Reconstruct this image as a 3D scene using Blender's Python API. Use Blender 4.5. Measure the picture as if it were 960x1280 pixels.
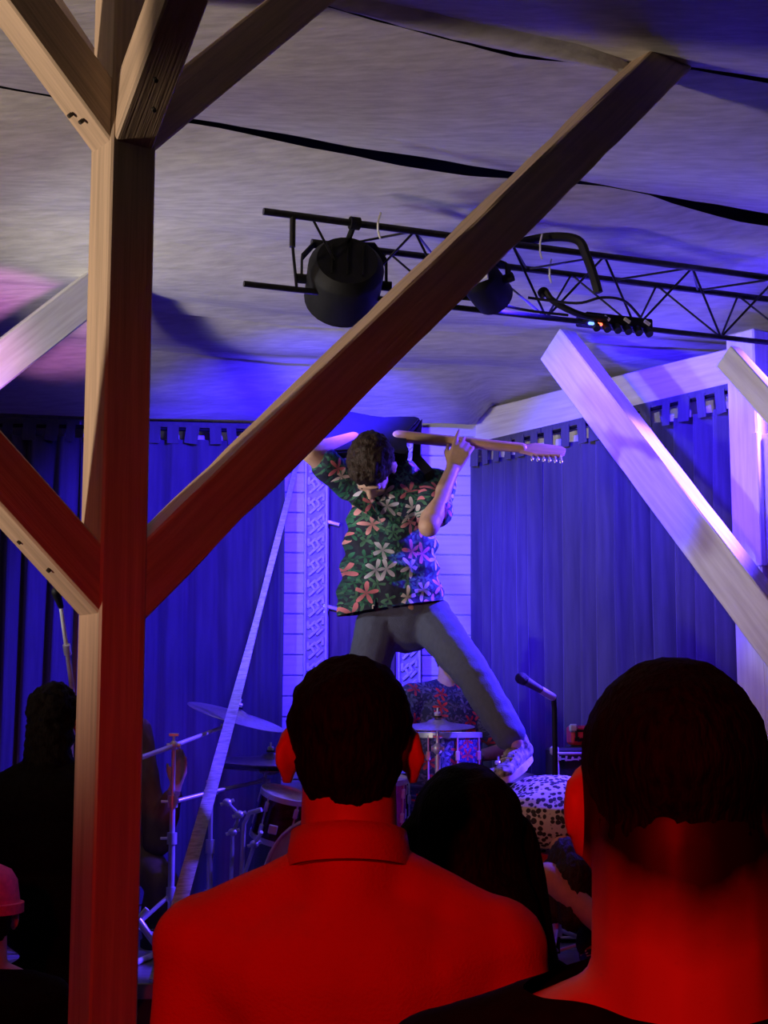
import bpy, bmesh, math, random
from math import sin, cos, pi, radians, sqrt
from mathutils import Vector as V, Matrix as M, noise as mnoise
for o in list(bpy.data.objects): bpy.data.objects.remove(o, do_unlink=True)
sc = bpy.context.scene; col = sc.collection
random.seed(7)

# ------------------------------------------------------------------ camera
F = 1900.0; PITCH = radians(8); CAM = V((0, 0, 1.72))     # focal length in pixels of the 960x1280 frame
cd = bpy.data.cameras.new('camera'); cam = bpy.data.objects.new('camera', cd); col.objects.link(cam)
cd.sensor_fit = 'VERTICAL'; cd.sensor_height = 24; cd.sensor_width = 18; cd.lens = F / 1280 * 24
cd.clip_start = .02; cd.clip_end = 200
cam.location = CAM; cam.rotation_euler = (pi / 2 + PITCH, 0, 0); sc.camera = cam

# ------------------------------------------------------------------ world, exposure
w = bpy.data.worlds.new('world'); sc.world = w; w.use_nodes = True
w.node_tree.nodes['Background'].inputs[0].default_value = (0, 0, 0, 1)
w.node_tree.nodes['Background'].inputs[1].default_value = 0
vs = sc.view_settings; vs.view_transform = 'Standard'; vs.look = 'None'; vs.exposure = .45; vs.gamma = 1; vs.use_curve_mapping = False

# ------------------------------------------------------------------ lights: hall and side-stage lamps out of frame; the two truss lamps carry their own beams
def spot(name, loc, tgt, color, energy, angle, blend=.5, size=.06):
    l = bpy.data.lights.new(name, 'SPOT'); l.color = color; l.energy = energy
    l.spot_size = radians(angle); l.spot_blend = blend; l.shadow_soft_size = size
    o = bpy.data.objects.new(name, l); col.objects.link(o); o.location = loc
    o.rotation_euler = (V(tgt) - V(loc)).to_track_quat('-Z', 'Y').to_euler()
    return o
BLUE = (.035, .012, 1); RED = (1, .004, .003)
spot('red_hall_lamp_offscreen', (-.9, -1.9, 2.7), (-.05, 3, .75), RED, 175, 56, 1, .1)
spot('warm_hall_lamp_left_offscreen', (-4.6, 2.3, 2.0), (-.3, 5.0, 4.2), (1, .78, .58), 430, 66, .8, .15)
spot('white_stage_lamp_left_offscreen', (-2.6, 5.4, 2.6), (.4, 7.4, 3.5), (.95, .9, .9), 105, 74, .8, .1)
spot('pink_stage_lamp_left_offscreen', (-2.2, 4.6, 1.9), (-1.95, 6.3, 3.05), (1, .32, .92), 240, 17, .4)
spot('blue_truss_lamp_right_offscreen', (2.15, 6.72, 3.4), (.0, 6.5, 2.1), (.07, .03, 1), 1500, 60, .5)

# ------------------------------------------------------------------ pixel helpers
cp, sp = cos(PITCH), sin(PITCH)
def ray(px, py):
    a = (px - 480) / F; b = (640 - py) / F
    return V((a, cp - b * sp, sp + b * cp))
def at(px, py, Y):
    r = ray(px, py); return CAM + r * (Y / r.y)
def atz(px, py, z):
    r = ray(px, py); return CAM + r * ((z - CAM.z) / r.z)
CZ0, CZS = 4.9025, .153
def onceil(px, py):
    r = ray(px, py); t = (CZ0 - CAM.z) / (r.z + CZS * r.y); return CAM + r * t
def onback(px, py, off=0.0):      # back wall plane y = 8.73+.123x - off
    r = ray(px, py); t = (8.73 - off) / (r.y - .123 * r.x); return CAM + r * t
U = V((.81, .59, 0)).normalized(); N1 = V((.59, -.81, 0)).normalized(); Z = V((0, 0, 1))

# ------------------------------------------------------------------ materials
MATS = {}
def newmat(name):
    m = bpy.data.materials.new(name); m.use_nodes = True; nt = m.node_tree
    return m, nt, nt.nodes['Principled BSDF']
def L(nt, a, b): nt.links.new(a, b)
def nd(nt, t, **kw):
    n = nt.nodes.new(t)
    for k, v in kw.items():
        if k in n.inputs: n.inputs[k].default_value = v
        else: setattr(n, k, v)
    return n
def math_(nt, op, a, b=None, c=None):
    n = nt.nodes.new('ShaderNodeMath'); n.operation = op
    for i, x in enumerate((a, b, c)):
        if x is None: continue
        if isinstance(x, (int, float)): n.inputs[i].default_value = x
        else: L(nt, x, n.inputs[i])
    return n.outputs[0]
def mat(name, c, rough=.6, metal=0, var=.15, scale=(20, 20, 20), bump=0, bscale=None, sheen=0, spec=.5, c2=None, emis=None, detail=3):
    if name in MATS: return MATS[name]
    m, nt, b = newmat(name)
    b.inputs['Roughness'].default_value = rough; b.inputs['Metallic'].default_value = metal
    b.inputs['Specular IOR Level'].default_value = spec
    if sheen: b.inputs['Sheen Weight'].default_value = sheen
    tc = nd(nt, 'ShaderNodeTexCoord'); mp = nd(nt, 'ShaderNodeMapping'); mp.inputs['Scale'].default_value = scale
    L(nt, tc.outputs['Object'], mp.inputs['Vector'])
    ns = nd(nt, 'ShaderNodeTexNoise', Scale=1.0, Detail=detail); L(nt, mp.outputs[0], ns.inputs['Vector'])
    mx = nd(nt, 'ShaderNodeMix', data_type='RGBA')
    cc2 = c2 if c2 else tuple(max(0, x * (1 - 2 * var)) for x in c); cc1 = c if c2 else tuple(min(1, x * (1 + var)) for x in c)
    mx.inputs[6].default_value = (*cc1, 1); mx.inputs[7].default_value = (*cc2, 1)
    rp = nd(nt, 'ShaderNodeMapRange'); rp.inputs[1].default_value = .3; rp.inputs[2].default_value = .7
    L(nt, ns.outputs[0], rp.inputs[0]); L(nt, rp.outputs[0], mx.inputs[0]); L(nt, mx.outputs[2], b.inputs['Base Color'])
    if bump:
        bp = nd(nt, 'ShaderNodeBump', Strength=bump, Distance=.01)
        if bscale:
            n2 = nd(nt, 'ShaderNodeTexNoise', Scale=1.0, Detail=4); mp2 = nd(nt, 'ShaderNodeMapping'); mp2.inputs['Scale'].default_value = bscale
            L(nt, tc.outputs['Object'], mp2.inputs['Vector']); L(nt, mp2.outputs[0], n2.inputs['Vector']); L(nt, n2.outputs[0], bp.inputs['Height'])
        else: L(nt, ns.outputs[0], bp.inputs['Height'])
        L(nt, bp.outputs[0], b.inputs['Normal'])
    if emis:
        b.inputs['Emission Color'].default_value = (*emis[:3], 1); b.inputs['Emission Strength'].default_value = emis[3]
    MATS[name] = m; return m
pine = mat('pine', (.62, .46, .33), .62, 0, .12, (55, 55, 2.2), .25, (150, 150, 4))
white_paint = mat('white_paint', (.8, .8, .8), .5, 0, .05, (40, 40, 3), .2, (90, 90, 5), c2=(.62, .6, .6))
siding_m = mat('siding', (.74, .74, .74), .55, 0, .05, (4, 30, 60), .1)
fabric = mat('ceiling_fabric', (.56, .55, .54), .95, 0, .1, (8, 45, 30), .3, (14, 90, 60))
roof_m = mat('roof_boards', (.015, .013, .012), .9, 0, .2, (2, 8, 2))
curtain_m = mat('curtain_cloth', (.075, .075, .08), .9, 0, .12, (40, 40, 3), .15, (220, 220, 220), sheen=.3)
black_m = mat('black_metal', (.006, .006, .007), .65, 0, .2, (30, 30, 30), spec=.25)
truss_m = mat('truss_aluminium', (.05, .05, .052), .3, .75, .15, (40, 40, 40))
rubber = mat('black_rubber', (.012, .012, .012), .7)
chrome = mat('chrome', (.78, .78, .8), .32, .5, .05)
bronze = mat('cymbal_bronze', (.6, .54, .46), .32, .85, .1, (60, 60, 60), .1)
zip_m = mat('white_plastic', (.8, .79, .74), .5)
deck_m = mat('stage_deck', (.22, .21, .2), .35, 0, .2, (3, 30, 8), .15)
skirt_m = mat('stage_skirt', (.03, .03, .03), .8, 0, .2, (6, 6, 2))
floor_m = mat('floor_boards', (.09, .07, .06), .6, 0, .25, (2, 20, 3), .15)
dark_cloth = mat('black_cloth', (.006, .006, .007), .95, 0, .2, (60, 60, 60), .2, spec=.1)
dark_brown = mat('brown_cloth', (.16, .1, .06), .9, 0, .25, (14, 14, 5), .3)
denim = mat('blue_denim', (.09, .11, .2), .85, 0, .05, (60, 60, 40), .3, (200, 200, 200))
dark_denim = mat('dark_denim', (.02, .022, .03), .9, 0, .2, (60, 60, 60), .2)
skin = mat('skin', (.62, .4, .3), .5, 0, .06, (30, 30, 30), .1)
hair_m = mat('dark_hair', (.007, .005, .004), .75, 0, .4, (180, 180, 50), .5, spec=.12)
hair_b = mat('brown_hair', (.035, .02, .014), .6, 0, .4, (180, 180, 60), .6, spec=.3)
shirt_red = mat('red_shirt', (.62, .09, .07), .85, 0, .05, (12, 12, 6), .25, (260, 260, 260))
eye_m = mat('eye_dark', (.02, .015, .01), .2)
red_hat = mat('red_hat_cloth', (.85, .07, .12), .85, 0, .1, (50, 50, 50), .2)
sole_m = mat('shoe_sole', (.75, .75, .72), .6)
shoe_m = mat('shoe_canvas', (.36, .36, .36), .7, 0, .5, (45, 45, 45), .5)
webbing = mat('strap_webbing', (.42, .42, .4), .8, 0, .2, (20, 20, 160), .3)
maple = mat('maple', (.72, .45, .25), .35, 0, .1, (10, 60, 60), .05)
guitar_black = mat('guitar_black', (.006, .006, .012), .45, spec=.3)
amp_m = mat('amp_vinyl', (.015, .015, .017), .6, 0, .2, (150, 150, 150), .2)
grill_m = mat('amp_grill', (.03, .03, .05), .85, 0, .3, (200, 200, 200), .3)
amp_red = mat('amp_red', (.7, .03, .05), .5)
door_m = mat('door_brown', (.1, .075, .07), .6, 0, .2, (40, 40, 3), .15)
drum_dark = mat('drum_mahogany', (.06, .012, .01), .15, 0, .3, (8, 8, 40))
drum_pink = mat('drum_magenta', (.6, .06, .4), .25)
drum_blue = mat('drum_head_grey', (.3, .3, .3), .3)
led_red = mat('led_red', (.9, .1, .05), .4, emis=(1, .12, .05, 3))
led_blue = mat('led_blue', (.1, .2, .9), .4, emis=(.1, .2, 1, 3))
blue_label = mat('blue_label', (.03, .1, .6), .5)

def floral(name, base, leaf, cols, scale, petals=6):
    """printed fabric: leaves and open flowers on a ground colour"""
    m, nt, b = newmat(name); b.inputs['Roughness'].default_value = .8
    tc = nd(nt, 'ShaderNodeTexCoord'); sx = nd(nt, 'ShaderNodeSeparateXYZ'); L(nt, tc.outputs['Object'], sx.inputs[0])
    cx = nd(nt, 'ShaderNodeCombineXYZ'); L(nt, math_(nt, 'ADD', sx.outputs[0], math_(nt, 'MULTIPLY', sx.outputs[1], .45)), cx.inputs[0]); L(nt, sx.outputs[2], cx.inputs[1])
    def layer(sc_, seed, R, pet, keep, pw):
        ad = nd(nt, 'ShaderNodeVectorMath', operation='ADD'); ad.inputs[1].default_value = (seed, seed * .37, 0); L(nt, cx.outputs[0], ad.inputs[0])
        sl = nd(nt, 'ShaderNodeVectorMath', operation='SCALE'); sl.inputs['Scale'].default_value = sc_; L(nt, ad.outputs[0], sl.inputs[0])
        vo = nd(nt, 'ShaderNodeTexVoronoi', voronoi_dimensions='2D'); vo.inputs['Scale'].default_value = 1; vo.inputs['Randomness'].default_value = .75
        L(nt, sl.outputs[0], vo.inputs['Vector'])
        df = nd(nt, 'ShaderNodeVectorMath', operation='SUBTRACT'); L(nt, sl.outputs[0], df.inputs[0]); L(nt, vo.outputs['Position'], df.inputs[1])
        s2 = nd(nt, 'ShaderNodeSeparateXYZ'); L(nt, df.outputs[0], s2.inputs[0])
        sc2 = nd(nt, 'ShaderNodeSeparateColor'); L(nt, vo.outputs['Color'], sc2.inputs[0])
        th = math_(nt, 'ARCTAN2', s2.outputs[1], s2.outputs[0])
        ph = math_(nt, 'ADD', math_(nt, 'MULTIPLY', th, pet / 2), math_(nt, 'MULTIPLY', sc2.outputs[0], 6.28))
        pr = math_(nt, 'MULTIPLY', math_(nt, 'POWER', math_(nt, 'ABSOLUTE', math_(nt, 'COSINE', ph)), pw), R)
        pr = math_(nt, 'ADD', pr, .05)
        ins = math_(nt, 'MULTIPLY', math_(nt, 'GREATER_THAN', pr, vo.outputs['Distance']), math_(nt, 'LESS_THAN', sc2.outputs[2], keep))
        shade = math_(nt, 'DIVIDE', vo.outputs['Distance'], R)
        return ins, shade, sc2
    col_ = nd(nt, 'ShaderNodeRGB'); col_.outputs[0].default_value = (*base, 1); cur = col_.outputs[0]
    for sc_, seed, R, pet, keep, pw, cset in ((scale * 1.7, 3.1, .6, 4, .9, 3, leaf), (scale * 1.25, 8.3, .6, 5, .8, 4, leaf[::-1]), (scale * 1.9, 5.9, .6, 3, .5, 5, leaf), (scale, 1.7, .54, petals, .72, 2.2, cols)):
        ins, shade, sc2 = layer(sc_, seed, R, pet, keep, pw)
        rp = nd(nt, 'ShaderNodeValToRGB'); rp.color_ramp.interpolation = 'CONSTANT'
        e = rp.color_ramp.elements; e[0].position = 0; e[0].color = (*cset[0], 1); e[1].position = 1 / len(cset); e[1].color = (*cset[1 % len(cset)], 1)
        for k in range(2, len(cset)): q = e.new(k / len(cset)); q.color = (*cset[k], 1)
        L(nt, sc2.outputs[1], rp.inputs[0])
        dk = nd(nt, 'ShaderNodeMix', data_type='RGBA', blend_type='MULTIPLY'); dk.inputs[0].default_value = 1
        mr = nd(nt, 'ShaderNodeMapRange'); mr.inputs[3].default_value = .45; mr.inputs[4].default_value = 1.1; L(nt, shade, mr.inputs[0])
        L(nt, rp.outputs[0], dk.inputs[6]); L(nt, mr.outputs[0], dk.inputs[7])
        mx = nd(nt, 'ShaderNodeMix', data_type='RGBA'); L(nt, ins, mx.inputs[0]); L(nt, cur, mx.inputs[6]); L(nt, dk.outputs[2], mx.inputs[7]); cur = mx.outputs[2]
    L(nt, cur, b.inputs['Base Color'])
    ns = nd(nt, 'ShaderNodeTexNoise', Scale=16, Detail=2); L(nt, tc.outputs['Object'], ns.inputs[0])
    bp = nd(nt, 'ShaderNodeBump', Strength=.5, Distance=.02); L(nt, ns.outputs[0], bp.inputs['Height']); L(nt, bp.outputs[0], b.inputs['Normal'])
    return m
hawaii = floral('hawaii_shirt', (.012, .016, .05), [(.03, .2, .13), (.02, .1, .1), (.08, .24, .16)], [(.75, .68, .72), (.75, .22, .3), (.62, .6, .75), (.8, .35, .4)], 11.5, 5)
drummer_print = floral('drummer_print', (.02, .02, .1), [(.1, .1, .3), (.04, .05, .2), (.14, .1, .3)], [(.7, .03, .06), (.22, .2, .5), (.6, .04, .1), (.15, .15, .4)], 15, 5)
def leopard_mat():
    m, nt, b = newmat('leopard_print'); b.inputs['Roughness'].default_value = .8
    tc = nd(nt, 'ShaderNodeTexCoord')
    ns = nd(nt, 'ShaderNodeTexNoise', Scale=30, Detail=1); L(nt, tc.outputs['Object'], ns.inputs[0])
    ad = nd(nt, 'ShaderNodeVectorMath', operation='MULTIPLY_ADD'); ad.inputs[1].default_value = (.012,) * 3
    L(nt, ns.outputs['Color'], ad.inputs[0]); L(nt, tc.outputs['Object'], ad.inputs[2])
    vo = nd(nt, 'ShaderNodeTexVoronoi', Scale=46); vo.inputs['Randomness'].default_value = .55; L(nt, ad.outputs[0], vo.inputs['Vector'])
    cr = nd(nt, 'ShaderNodeValToRGB'); e = cr.color_ramp.elements; e[0].position = .44; e[0].color = (.025, .025, .025, 1); e[1].position = .52; e[1].color = (.62, .62, .55, 1)
    L(nt, vo.outputs['Distance'], cr.inputs[0]); L(nt, cr.outputs[0], b.inputs['Base Color']); return m
leopard = leopard_mat()
def nape_skin():
    """skin with a clipped dark nape: stubble thins out downwards"""
    m, nt, b = newmat('skin_clipped_nape'); b.inputs['Roughness'].default_value = .5
    tc = nd(nt, 'ShaderNodeTexCoord'); sx = nd(nt, 'ShaderNodeSeparateXYZ'); L(nt, tc.outputs['Object'], sx.inputs[0])
    ns = nd(nt, 'ShaderNodeTexNoise', Scale=25, Detail=3); L(nt, tc.outputs['Object'], ns.inputs[0])
    ax = math_(nt, 'ABSOLUTE', sx.outputs[0])
    zz = math_(nt, 'ADD', sx.outputs[2], math_(nt, 'MULTIPLY', math_(nt, 'SUBTRACT', ns.outputs[0], .5), .03))
    zz = math_(nt, 'SUBTRACT', zz, math_(nt, 'MULTIPLY', ax, .4))
    mr = nd(nt, 'ShaderNodeMapRange'); mr.inputs[1].default_value = -.12; mr.inputs[2].default_value = -.05; L(nt, zz, mr.inputs[0])
    # only at the back of the head, not the face or the ears
    yb = nd(nt, 'ShaderNodeMapRange'); yb.inputs[1].default_value = .02; yb.inputs[2].default_value = -.015; L(nt, sx.outputs[1], yb.inputs[0])
    inx = math_(nt, 'LESS_THAN', ax, .078)
    f = math_(nt, 'MULTIPLY', math_(nt, 'MULTIPLY', mr.outputs[0], yb.outputs[0]), inx)
    mx = nd(nt, 'ShaderNodeMix', data_type='RGBA'); mx.inputs[6].default_value = (.62, .4, .3, 1); mx.inputs[7].default_value = (.012, .008, .006, 1)
    L(nt, f, mx.inputs[0]); L(nt, mx.outputs[2], b.inputs['Base Color']); return m
skin_nape = nape_skin()

# ------------------------------------------------------------------ geometry helpers
def frame(d, xd=None):
    """3x3 whose z axis is d and x axis is close to xd"""
    z = V(d).normalized(); x = V(xd) if xd is not None else (V((1, 0, 0)) if abs(z.x) < .9 else V((0, 1, 0)))
    x = (x - z * x.dot(z)).normalized(); y = z.cross(x)
    return M((x, y, z)).transposed()
def box(bm, c, s, R=None, bevel=0):
    mm = M.Translation(c) @ ((R or M.Identity(3)).to_4x4()) @ M.Diagonal((*s, 1))
    g = bmesh.ops.create_cube(bm, size=1, matrix=mm)
    if bevel:
        es = list({e for v in g['verts'] for e in v.link_edges})
        bmesh.ops.bevel(bm, geom=es, offset=bevel, segments=1, affect='EDGES', clamp_overlap=True)
def tube(bm, pts, r, seg=10, cap=True, closed=False):
    pts = [V(p) for p in pts]; n = len(pts); rs = r if isinstance(r, (list, tuple)) else [r] * n
    rings = []; xd = None
    for i, p in enumerate(pts):
        d = (pts[(i + 1) % n] - pts[i - 1]) if (closed or 0 < i < n - 1) else (pts[1] - pts[0] if i == 0 else pts[-1] - pts[-2])
        if d.length < 1e-9: d = V((0, 0, 1))
        Fm = frame(d, xd); xd = Fm.col[0].copy()
        rings.append([bm.verts.new(p + Fm @ V((cos(2 * pi * k / seg), sin(2 * pi * k / seg), 0)) * rs[i]) for k in range(seg)])
    for i in range(n if closed else n - 1):
        a, b = rings[i], rings[(i + 1) % n]
        for k in range(seg): bm.faces.new((a[k], a[(k + 1) % seg], b[(k + 1) % seg], b[k]))
    if cap and not closed:
        bm.faces.new(rings[0][::-1]); bm.faces.new(rings[-1])
def lathe(bm, prof, T=None, seg=24):
    """prof: (radius, z) pairs; T: 4x4"""
    T = T or M.Identity(4); rings = []
    for r, z in prof:
        if r < 1e-6: rings.append([bm.verts.new(T @ V((0, 0, z)))])
        else: rings.append([bm.verts.new(T @ V((r * cos(2 * pi * k / seg), r * sin(2 * pi * k / seg), z))) for k in range(seg)])
    for a, b in zip(rings, rings[1:]):
        for k in range(seg):
            k2 = (k + 1) % seg
            if len(a) == 1 and len(b) == 1: continue
            if len(a) == 1: bm.faces.new((a[0], b[k2], b[k]))
            elif len(b) == 1: bm.faces.new((a[k], a[k2], b[0]))
            else: bm.faces.new((a[k], a[k2], b[k2], b[k]))
def ell(bm, c, r, R=None, seg=16):
    mm = M.Translation(c) @ ((R or M.Identity(3)).to_4x4()) @ M.Diagonal((*r, 1))
    bmesh.ops.create_uvsphere(bm, u_segments=seg, v_segments=max(6, seg // 2), radius=1, matrix=mm)
def caps(bm, a, b, r0, r1, seg=14):
    a, b = V(a), V(b); d = b - a; ln = d.length
    if ln < 1e-6: ell(bm, a, (r0,) * 3); return
    prof = [(0, -r0)] + [(r0 * cos(t), r0 * sin(t)) for t in (-1.2, -.8, -.4, 0)] + [(r1 * cos(t), ln + r1 * sin(t)) for t in (0, .4, .8, 1.2)] + [(0, ln + r1)]
    lathe(bm, prof, M.Translation(a) @ frame(d).to_4x4(), seg)
def prism(bm, outline, h, T):
    """outline (x,y) extruded along z by h, transformed by T"""
    a = [bm.verts.new(T @ V((x, y, 0))) for x, y in outline]; b = [bm.verts.new(T @ V((x, y, h))) for x, y in outline]
    n = len(a); bm.faces.new(a[::-1]); bm.faces.new(b)
    for k in range(n): bm.faces.new((a[k], a[(k + 1) % n], b[(k + 1) % n], b[k]))
def ribbon(bm, pts, wv, th):
    """flat band: pts with a width vector each, thickness th"""
    rows = []
    for i, p in enumerate(pts):
        wd = wv[i]; d = (pts[min(i + 1, len(pts) - 1)] - pts[max(i - 1, 0)]).normalized(); nn = d.cross(wd.normalized()).normalized() * th / 2
        rows.append([bm.verts.new(q) for q in (p - wd / 2 - nn, p + wd / 2 - nn, p + wd / 2 + nn, p - wd / 2 + nn)])
    for a, b in zip(rows, rows[1:]):
        for k in range(4): bm.faces.new((a[k], a[(k + 1) % 4], b[(k + 1) % 4], b[k]))
    bm.faces.new(rows[0][::-1]); bm.faces.new(rows[-1])
def BM(): return bmesh.new()

def tag(o, label=None, cat=None, group=None, kind=None):
    if label: o['label'] = label
    if cat: o['category'] = cat
    if group: o['group'] = group
    if kind: o['kind'] = kind
    return o
def thing(name, label, cat, loc, group=None):
    o = bpy.data.objects.new(name, None); col.objects.link(o); o.location = loc; o.empty_display_size = .1
    return tag(o, label, cat, group)
def obj(name, bm, m, parent=None, smooth=False, T=None, origin=None):
    """bm in world coordinates, or in local coordinates with world matrix T"""
    bmesh.ops.recalc_face_normals(bm, faces=bm.faces[:])
    me = bpy.data.meshes.new(name)
    if T is None:
        vs_ = [v.co for v in bm.verts]
        if origin is None:
            origin = V(((min(v.x for v in vs_) + max(v.x for v in vs_)) / 2, (min(v.y for v in vs_) + max(v.y for v in vs_)) / 2, min(v.z for v in vs_)))
        bmesh.ops.translate(bm, verts=bm.verts[:], vec=-V(origin)); T = M.Translation(origin)
    bm.to_mesh(me); bm.free()
    if smooth:
        for p in me.polygons: p.use_smooth = True
        if smooth != 'all': me.set_sharp_from_angle(angle=radians(40))
    me.materials.append(m)
    o = bpy.data.objects.new(name, me); col.objects.link(o)
    if parent is not None:
        o.parent = parent; o.matrix_local = wmat(parent).inverted() @ T
    else: o.matrix_local = T
    return o
def wmat(o):
    Ml = M.LocRotScale(o.location, o.rotation_euler, o.scale)
    return wmat(o.parent) @ Ml if o.parent else Ml
def child_copy(src, parent, T):
    o = src.copy(); col.objects.link(o); o.parent = parent
    o.matrix_local = wmat(parent).inverted() @ T; return o
def blob(name, adders, m, parent=None, voxel=.01, smooth=4, cuts=(), disp=None, kill=None, origin=None, fac=.5):
    """closed overlapping volumes melted into one continuous surface"""
    bm = BM()
    for a in adders:
        k = a[0]
        if k == 'e': ell(bm, *a[1:])
        elif k == 'c': caps(bm, *a[1:])
        elif k == 'b': box(bm, *a[1:])
    me = bpy.data.meshes.new('tmp'); bm.to_mesh(me); bm.free()
    t = bpy.data.objects.new('tmp', me); col.objects.link(t)
    r = t.modifiers.new('r', 'REMESH'); r.mode = 'VOXEL'; r.voxel_size = voxel
    if smooth:
        s = t.modifiers.new('s', 'SMOOTH'); s.factor = fac; s.iterations = smooth
    dg = bpy.context.evaluated_depsgraph_get(); ev = t.evaluated_get(dg)
    bm = BM(); bm.from_mesh(ev.to_mesh()); ev.to_mesh_clear()
    bpy.data.objects.remove(t, do_unlink=True); bpy.data.meshes.remove(me)
    for p, n in cuts:
        bmesh.ops.bisect_plane(bm, geom=bm.verts[:] + bm.edges[:] + bm.faces[:], plane_co=p, plane_no=n, clear_outer=True)
    if kill:
        fs = [f for f in bm.faces if kill(f.calc_center_median())]
        if fs: bmesh.ops.delete(bm, geom=fs, context='FACES')
    if disp:
        bm.normal_update()
        for v in bm.verts: v.co += disp(v.co, v.normal)
    return obj(name, bm, m, parent, 'all', origin=origin)
def beam(name, p0, p1, wx, wy, xdir, m, parent=None, wane=0, seg=22):
    p0, p1 = V(p0), V(p1); ln = (p1 - p0).length; R = frame(p1 - p0, xdir); T = M.Translation(p0) @ R.to_4x4()
    bm = BM(); c = .006; hx, hy = wx / 2, wy / 2
    prof = [(-hx + c, -hy), (hx - c, -hy), (hx, -hy + c), (hx, hy - c), (hx - c, hy), (-hx + c, hy), (-hx, hy - c), (-hx, -hy + c)]
    rings = []
    for i in range(seg + 1):
        z = ln * i / seg; ring = []
        for k, (x, y) in enumerate(prof):
            j = 1 - wane * max(0, mnoise.noise(V((k * 3.7, z * 5, p0.x * 9)))) if wane else 1
            ring.append(bm.verts.new((x * j, y * j, z)))
        rings.append(ring)
    for a, b in zip(rings, rings[1:]):
        for k in range(8): bm.faces.new((a[k], a[(k + 1) % 8], b[(k + 1) % 8], b[k]))
    bm.faces.new(rings[0][::-1]); bm.faces.new(rings[-1])
    return obj(name, bm, m, parent, T=T)

# ================================================================== SETTING
# floor
bm = BM(); box(bm, (0, 4, -.05), (14, 16, .1)); tag(obj('floor', bm, floor_m), kind='structure', label='dark wooden hall floor')
# back wall behind the curtains, siding boards in its middle
WB = lambda x, z, off=0: V((x, 8.73 + .123 * x - off, z))
Rb = frame(Z, (1, .123, 0))
bm = BM(); box(bm, WB(-2.2, 1.9) + V((0, .06, 0)), (7.2, .1, 3.8), Rb)
wall_back = tag(obj('wall_back', bm, white_paint), kind='structure', label='white wall behind the stage')
x0l, x0r = onback(352, 700).x, onback(383, 700).x; x1l, x1r = onback(525, 700).x, onback(606, 700).x
HB = .1165
for a, b_ in ((x0l - .05, x0r), (x1l, x1r)):
    src = None; k = 0; z = .72
    while z < 3.5:
        T = M.Translation(WB((a + b_) / 2, z + HB / 2, 0)) @ Rb.to_4x4()
        if src is None:
            bm = BM(); box(bm, (0, 0, 0), (b_ - a, .024, HB - .006), bevel=.004); src = obj('siding_board', bm, siding_m, wall_back, T=T)
        else: child_copy(src, wall_back, T)
        z += HB
# right wall
RW = lambda t, z, off=0: V((.56 + N1.x * t, 8.8 + N1.y * t, z)) - U * off
Rr = frame(Z, N1)
bm = BM(); box(bm, RW(1.0, 1.7) + U * .09, (2.3, .08, 3.4), Rr); wall_right = tag(obj('wall_right', bm, white_paint), kind='structure', label='white side wall behind the right curtain')
tag(beam('trim_1', RW(-.15, 3.46), RW(2.1, 3.44), .05, .2, U, white_paint, wane=.05), kind='structure', label='white painted board above the side curtain')
# stage
SZ = .75; SF = 5.97
bm = BM(); box(bm, (-.3, (SF + 8.6) / 2 + .02, SZ / 2 - .03), (7.4, 8.6 - SF, SZ - .06)); stage = tag(obj('stage', bm, skirt_m), kind='structure', label='low stage with a dark skirt')
src = None
for i in range(7):
    for j in range(3):
        T = M.Translation((-3.45 + i * 1.05, SF + .435 + j * .87, SZ - .03))
        if src is None:
            bm = BM(); box(bm, (0, 0, 0), (1.046, .866, .06), bevel=.004); src = obj('deck_panel', bm, deck_m, stage, T=T)
        else: child_copy(src, stage, T)

# ------------------------------------------------------------------ ceiling: fabric lengths under dark roof boards
bm = BM()
cs = [V((x, y, CZ0 - CZS * y + .28)) for x, y in ((-6, 0), (6, 0), (6, 10.5), (-6, 10.5))]
lo = [bm.verts.new(c) for c in cs]; hi = [bm.verts.new(c + V((0, 0, .06))) for c in cs]
bm.faces.new(lo); bm.faces.new(hi[::-1])
for k in range(4): bm.faces.new((lo[k], hi[k], hi[(k + 1) % 4], lo[(k + 1) % 4]))
ceiling = tag(obj('ceiling', bm, roof_m), kind='structure', label='sloping ceiling hung with lengths of pale fabric')
def poly(pl):
    def f(x):
        if x <= pl[0][0]: a, b = pl[0], pl[1]
        elif x >= pl[-1][0]: a, b = pl[-2], pl[-1]
        else:
            for a, b in zip(pl, pl[1:]):
                if a[0] <= x <= b[0]: break
        return a[1] + (b[1] - a[1]) * (x - a[0]) / (b[0] - a[0])
    return f
def bump_(x, c, wd): return max(0, 1 - ((x - c) / wd) ** 2)
SA = poly([(-500, -420), (1500, -130)])
S0 = poly([(-500, -150), (405, 6), (640, 62), (770, 78), (860, 84), (960, 102), (1500, 195)])
S1 = poly([(-500, 25), (0, 107), (255, 151), (450, 185), (630, 213), (830, 243), (960, 268), (1500, 360)])
S2 = poly([(-500, 220), (0, 266), (200, 284), (370, 315), (640, 345), (960, 378), (1500, 440)])
S3 = poly([(-500, 310), (0, 352), (200, 374), (350, 392), (640, 406), (960, 428), (1500, 470)])
S4 = poly([(-500, 402), (0, 418), (200, 430), (305, 440), (640, 458), (760, 466), (960, 476), (1500, 505)])
S5 = poly([(-500, 512), (0, 516), (330, 526), (600, 531), (960, 540), (1500, 560)])
gap1 = lambda x: 2 + 11 * bump_(x, 520, 230) + 14 * bump_(x, 930, 110) + 3 * bump_(x, 280, 120) + 3 * bump_(x, 20, 120)
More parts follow.
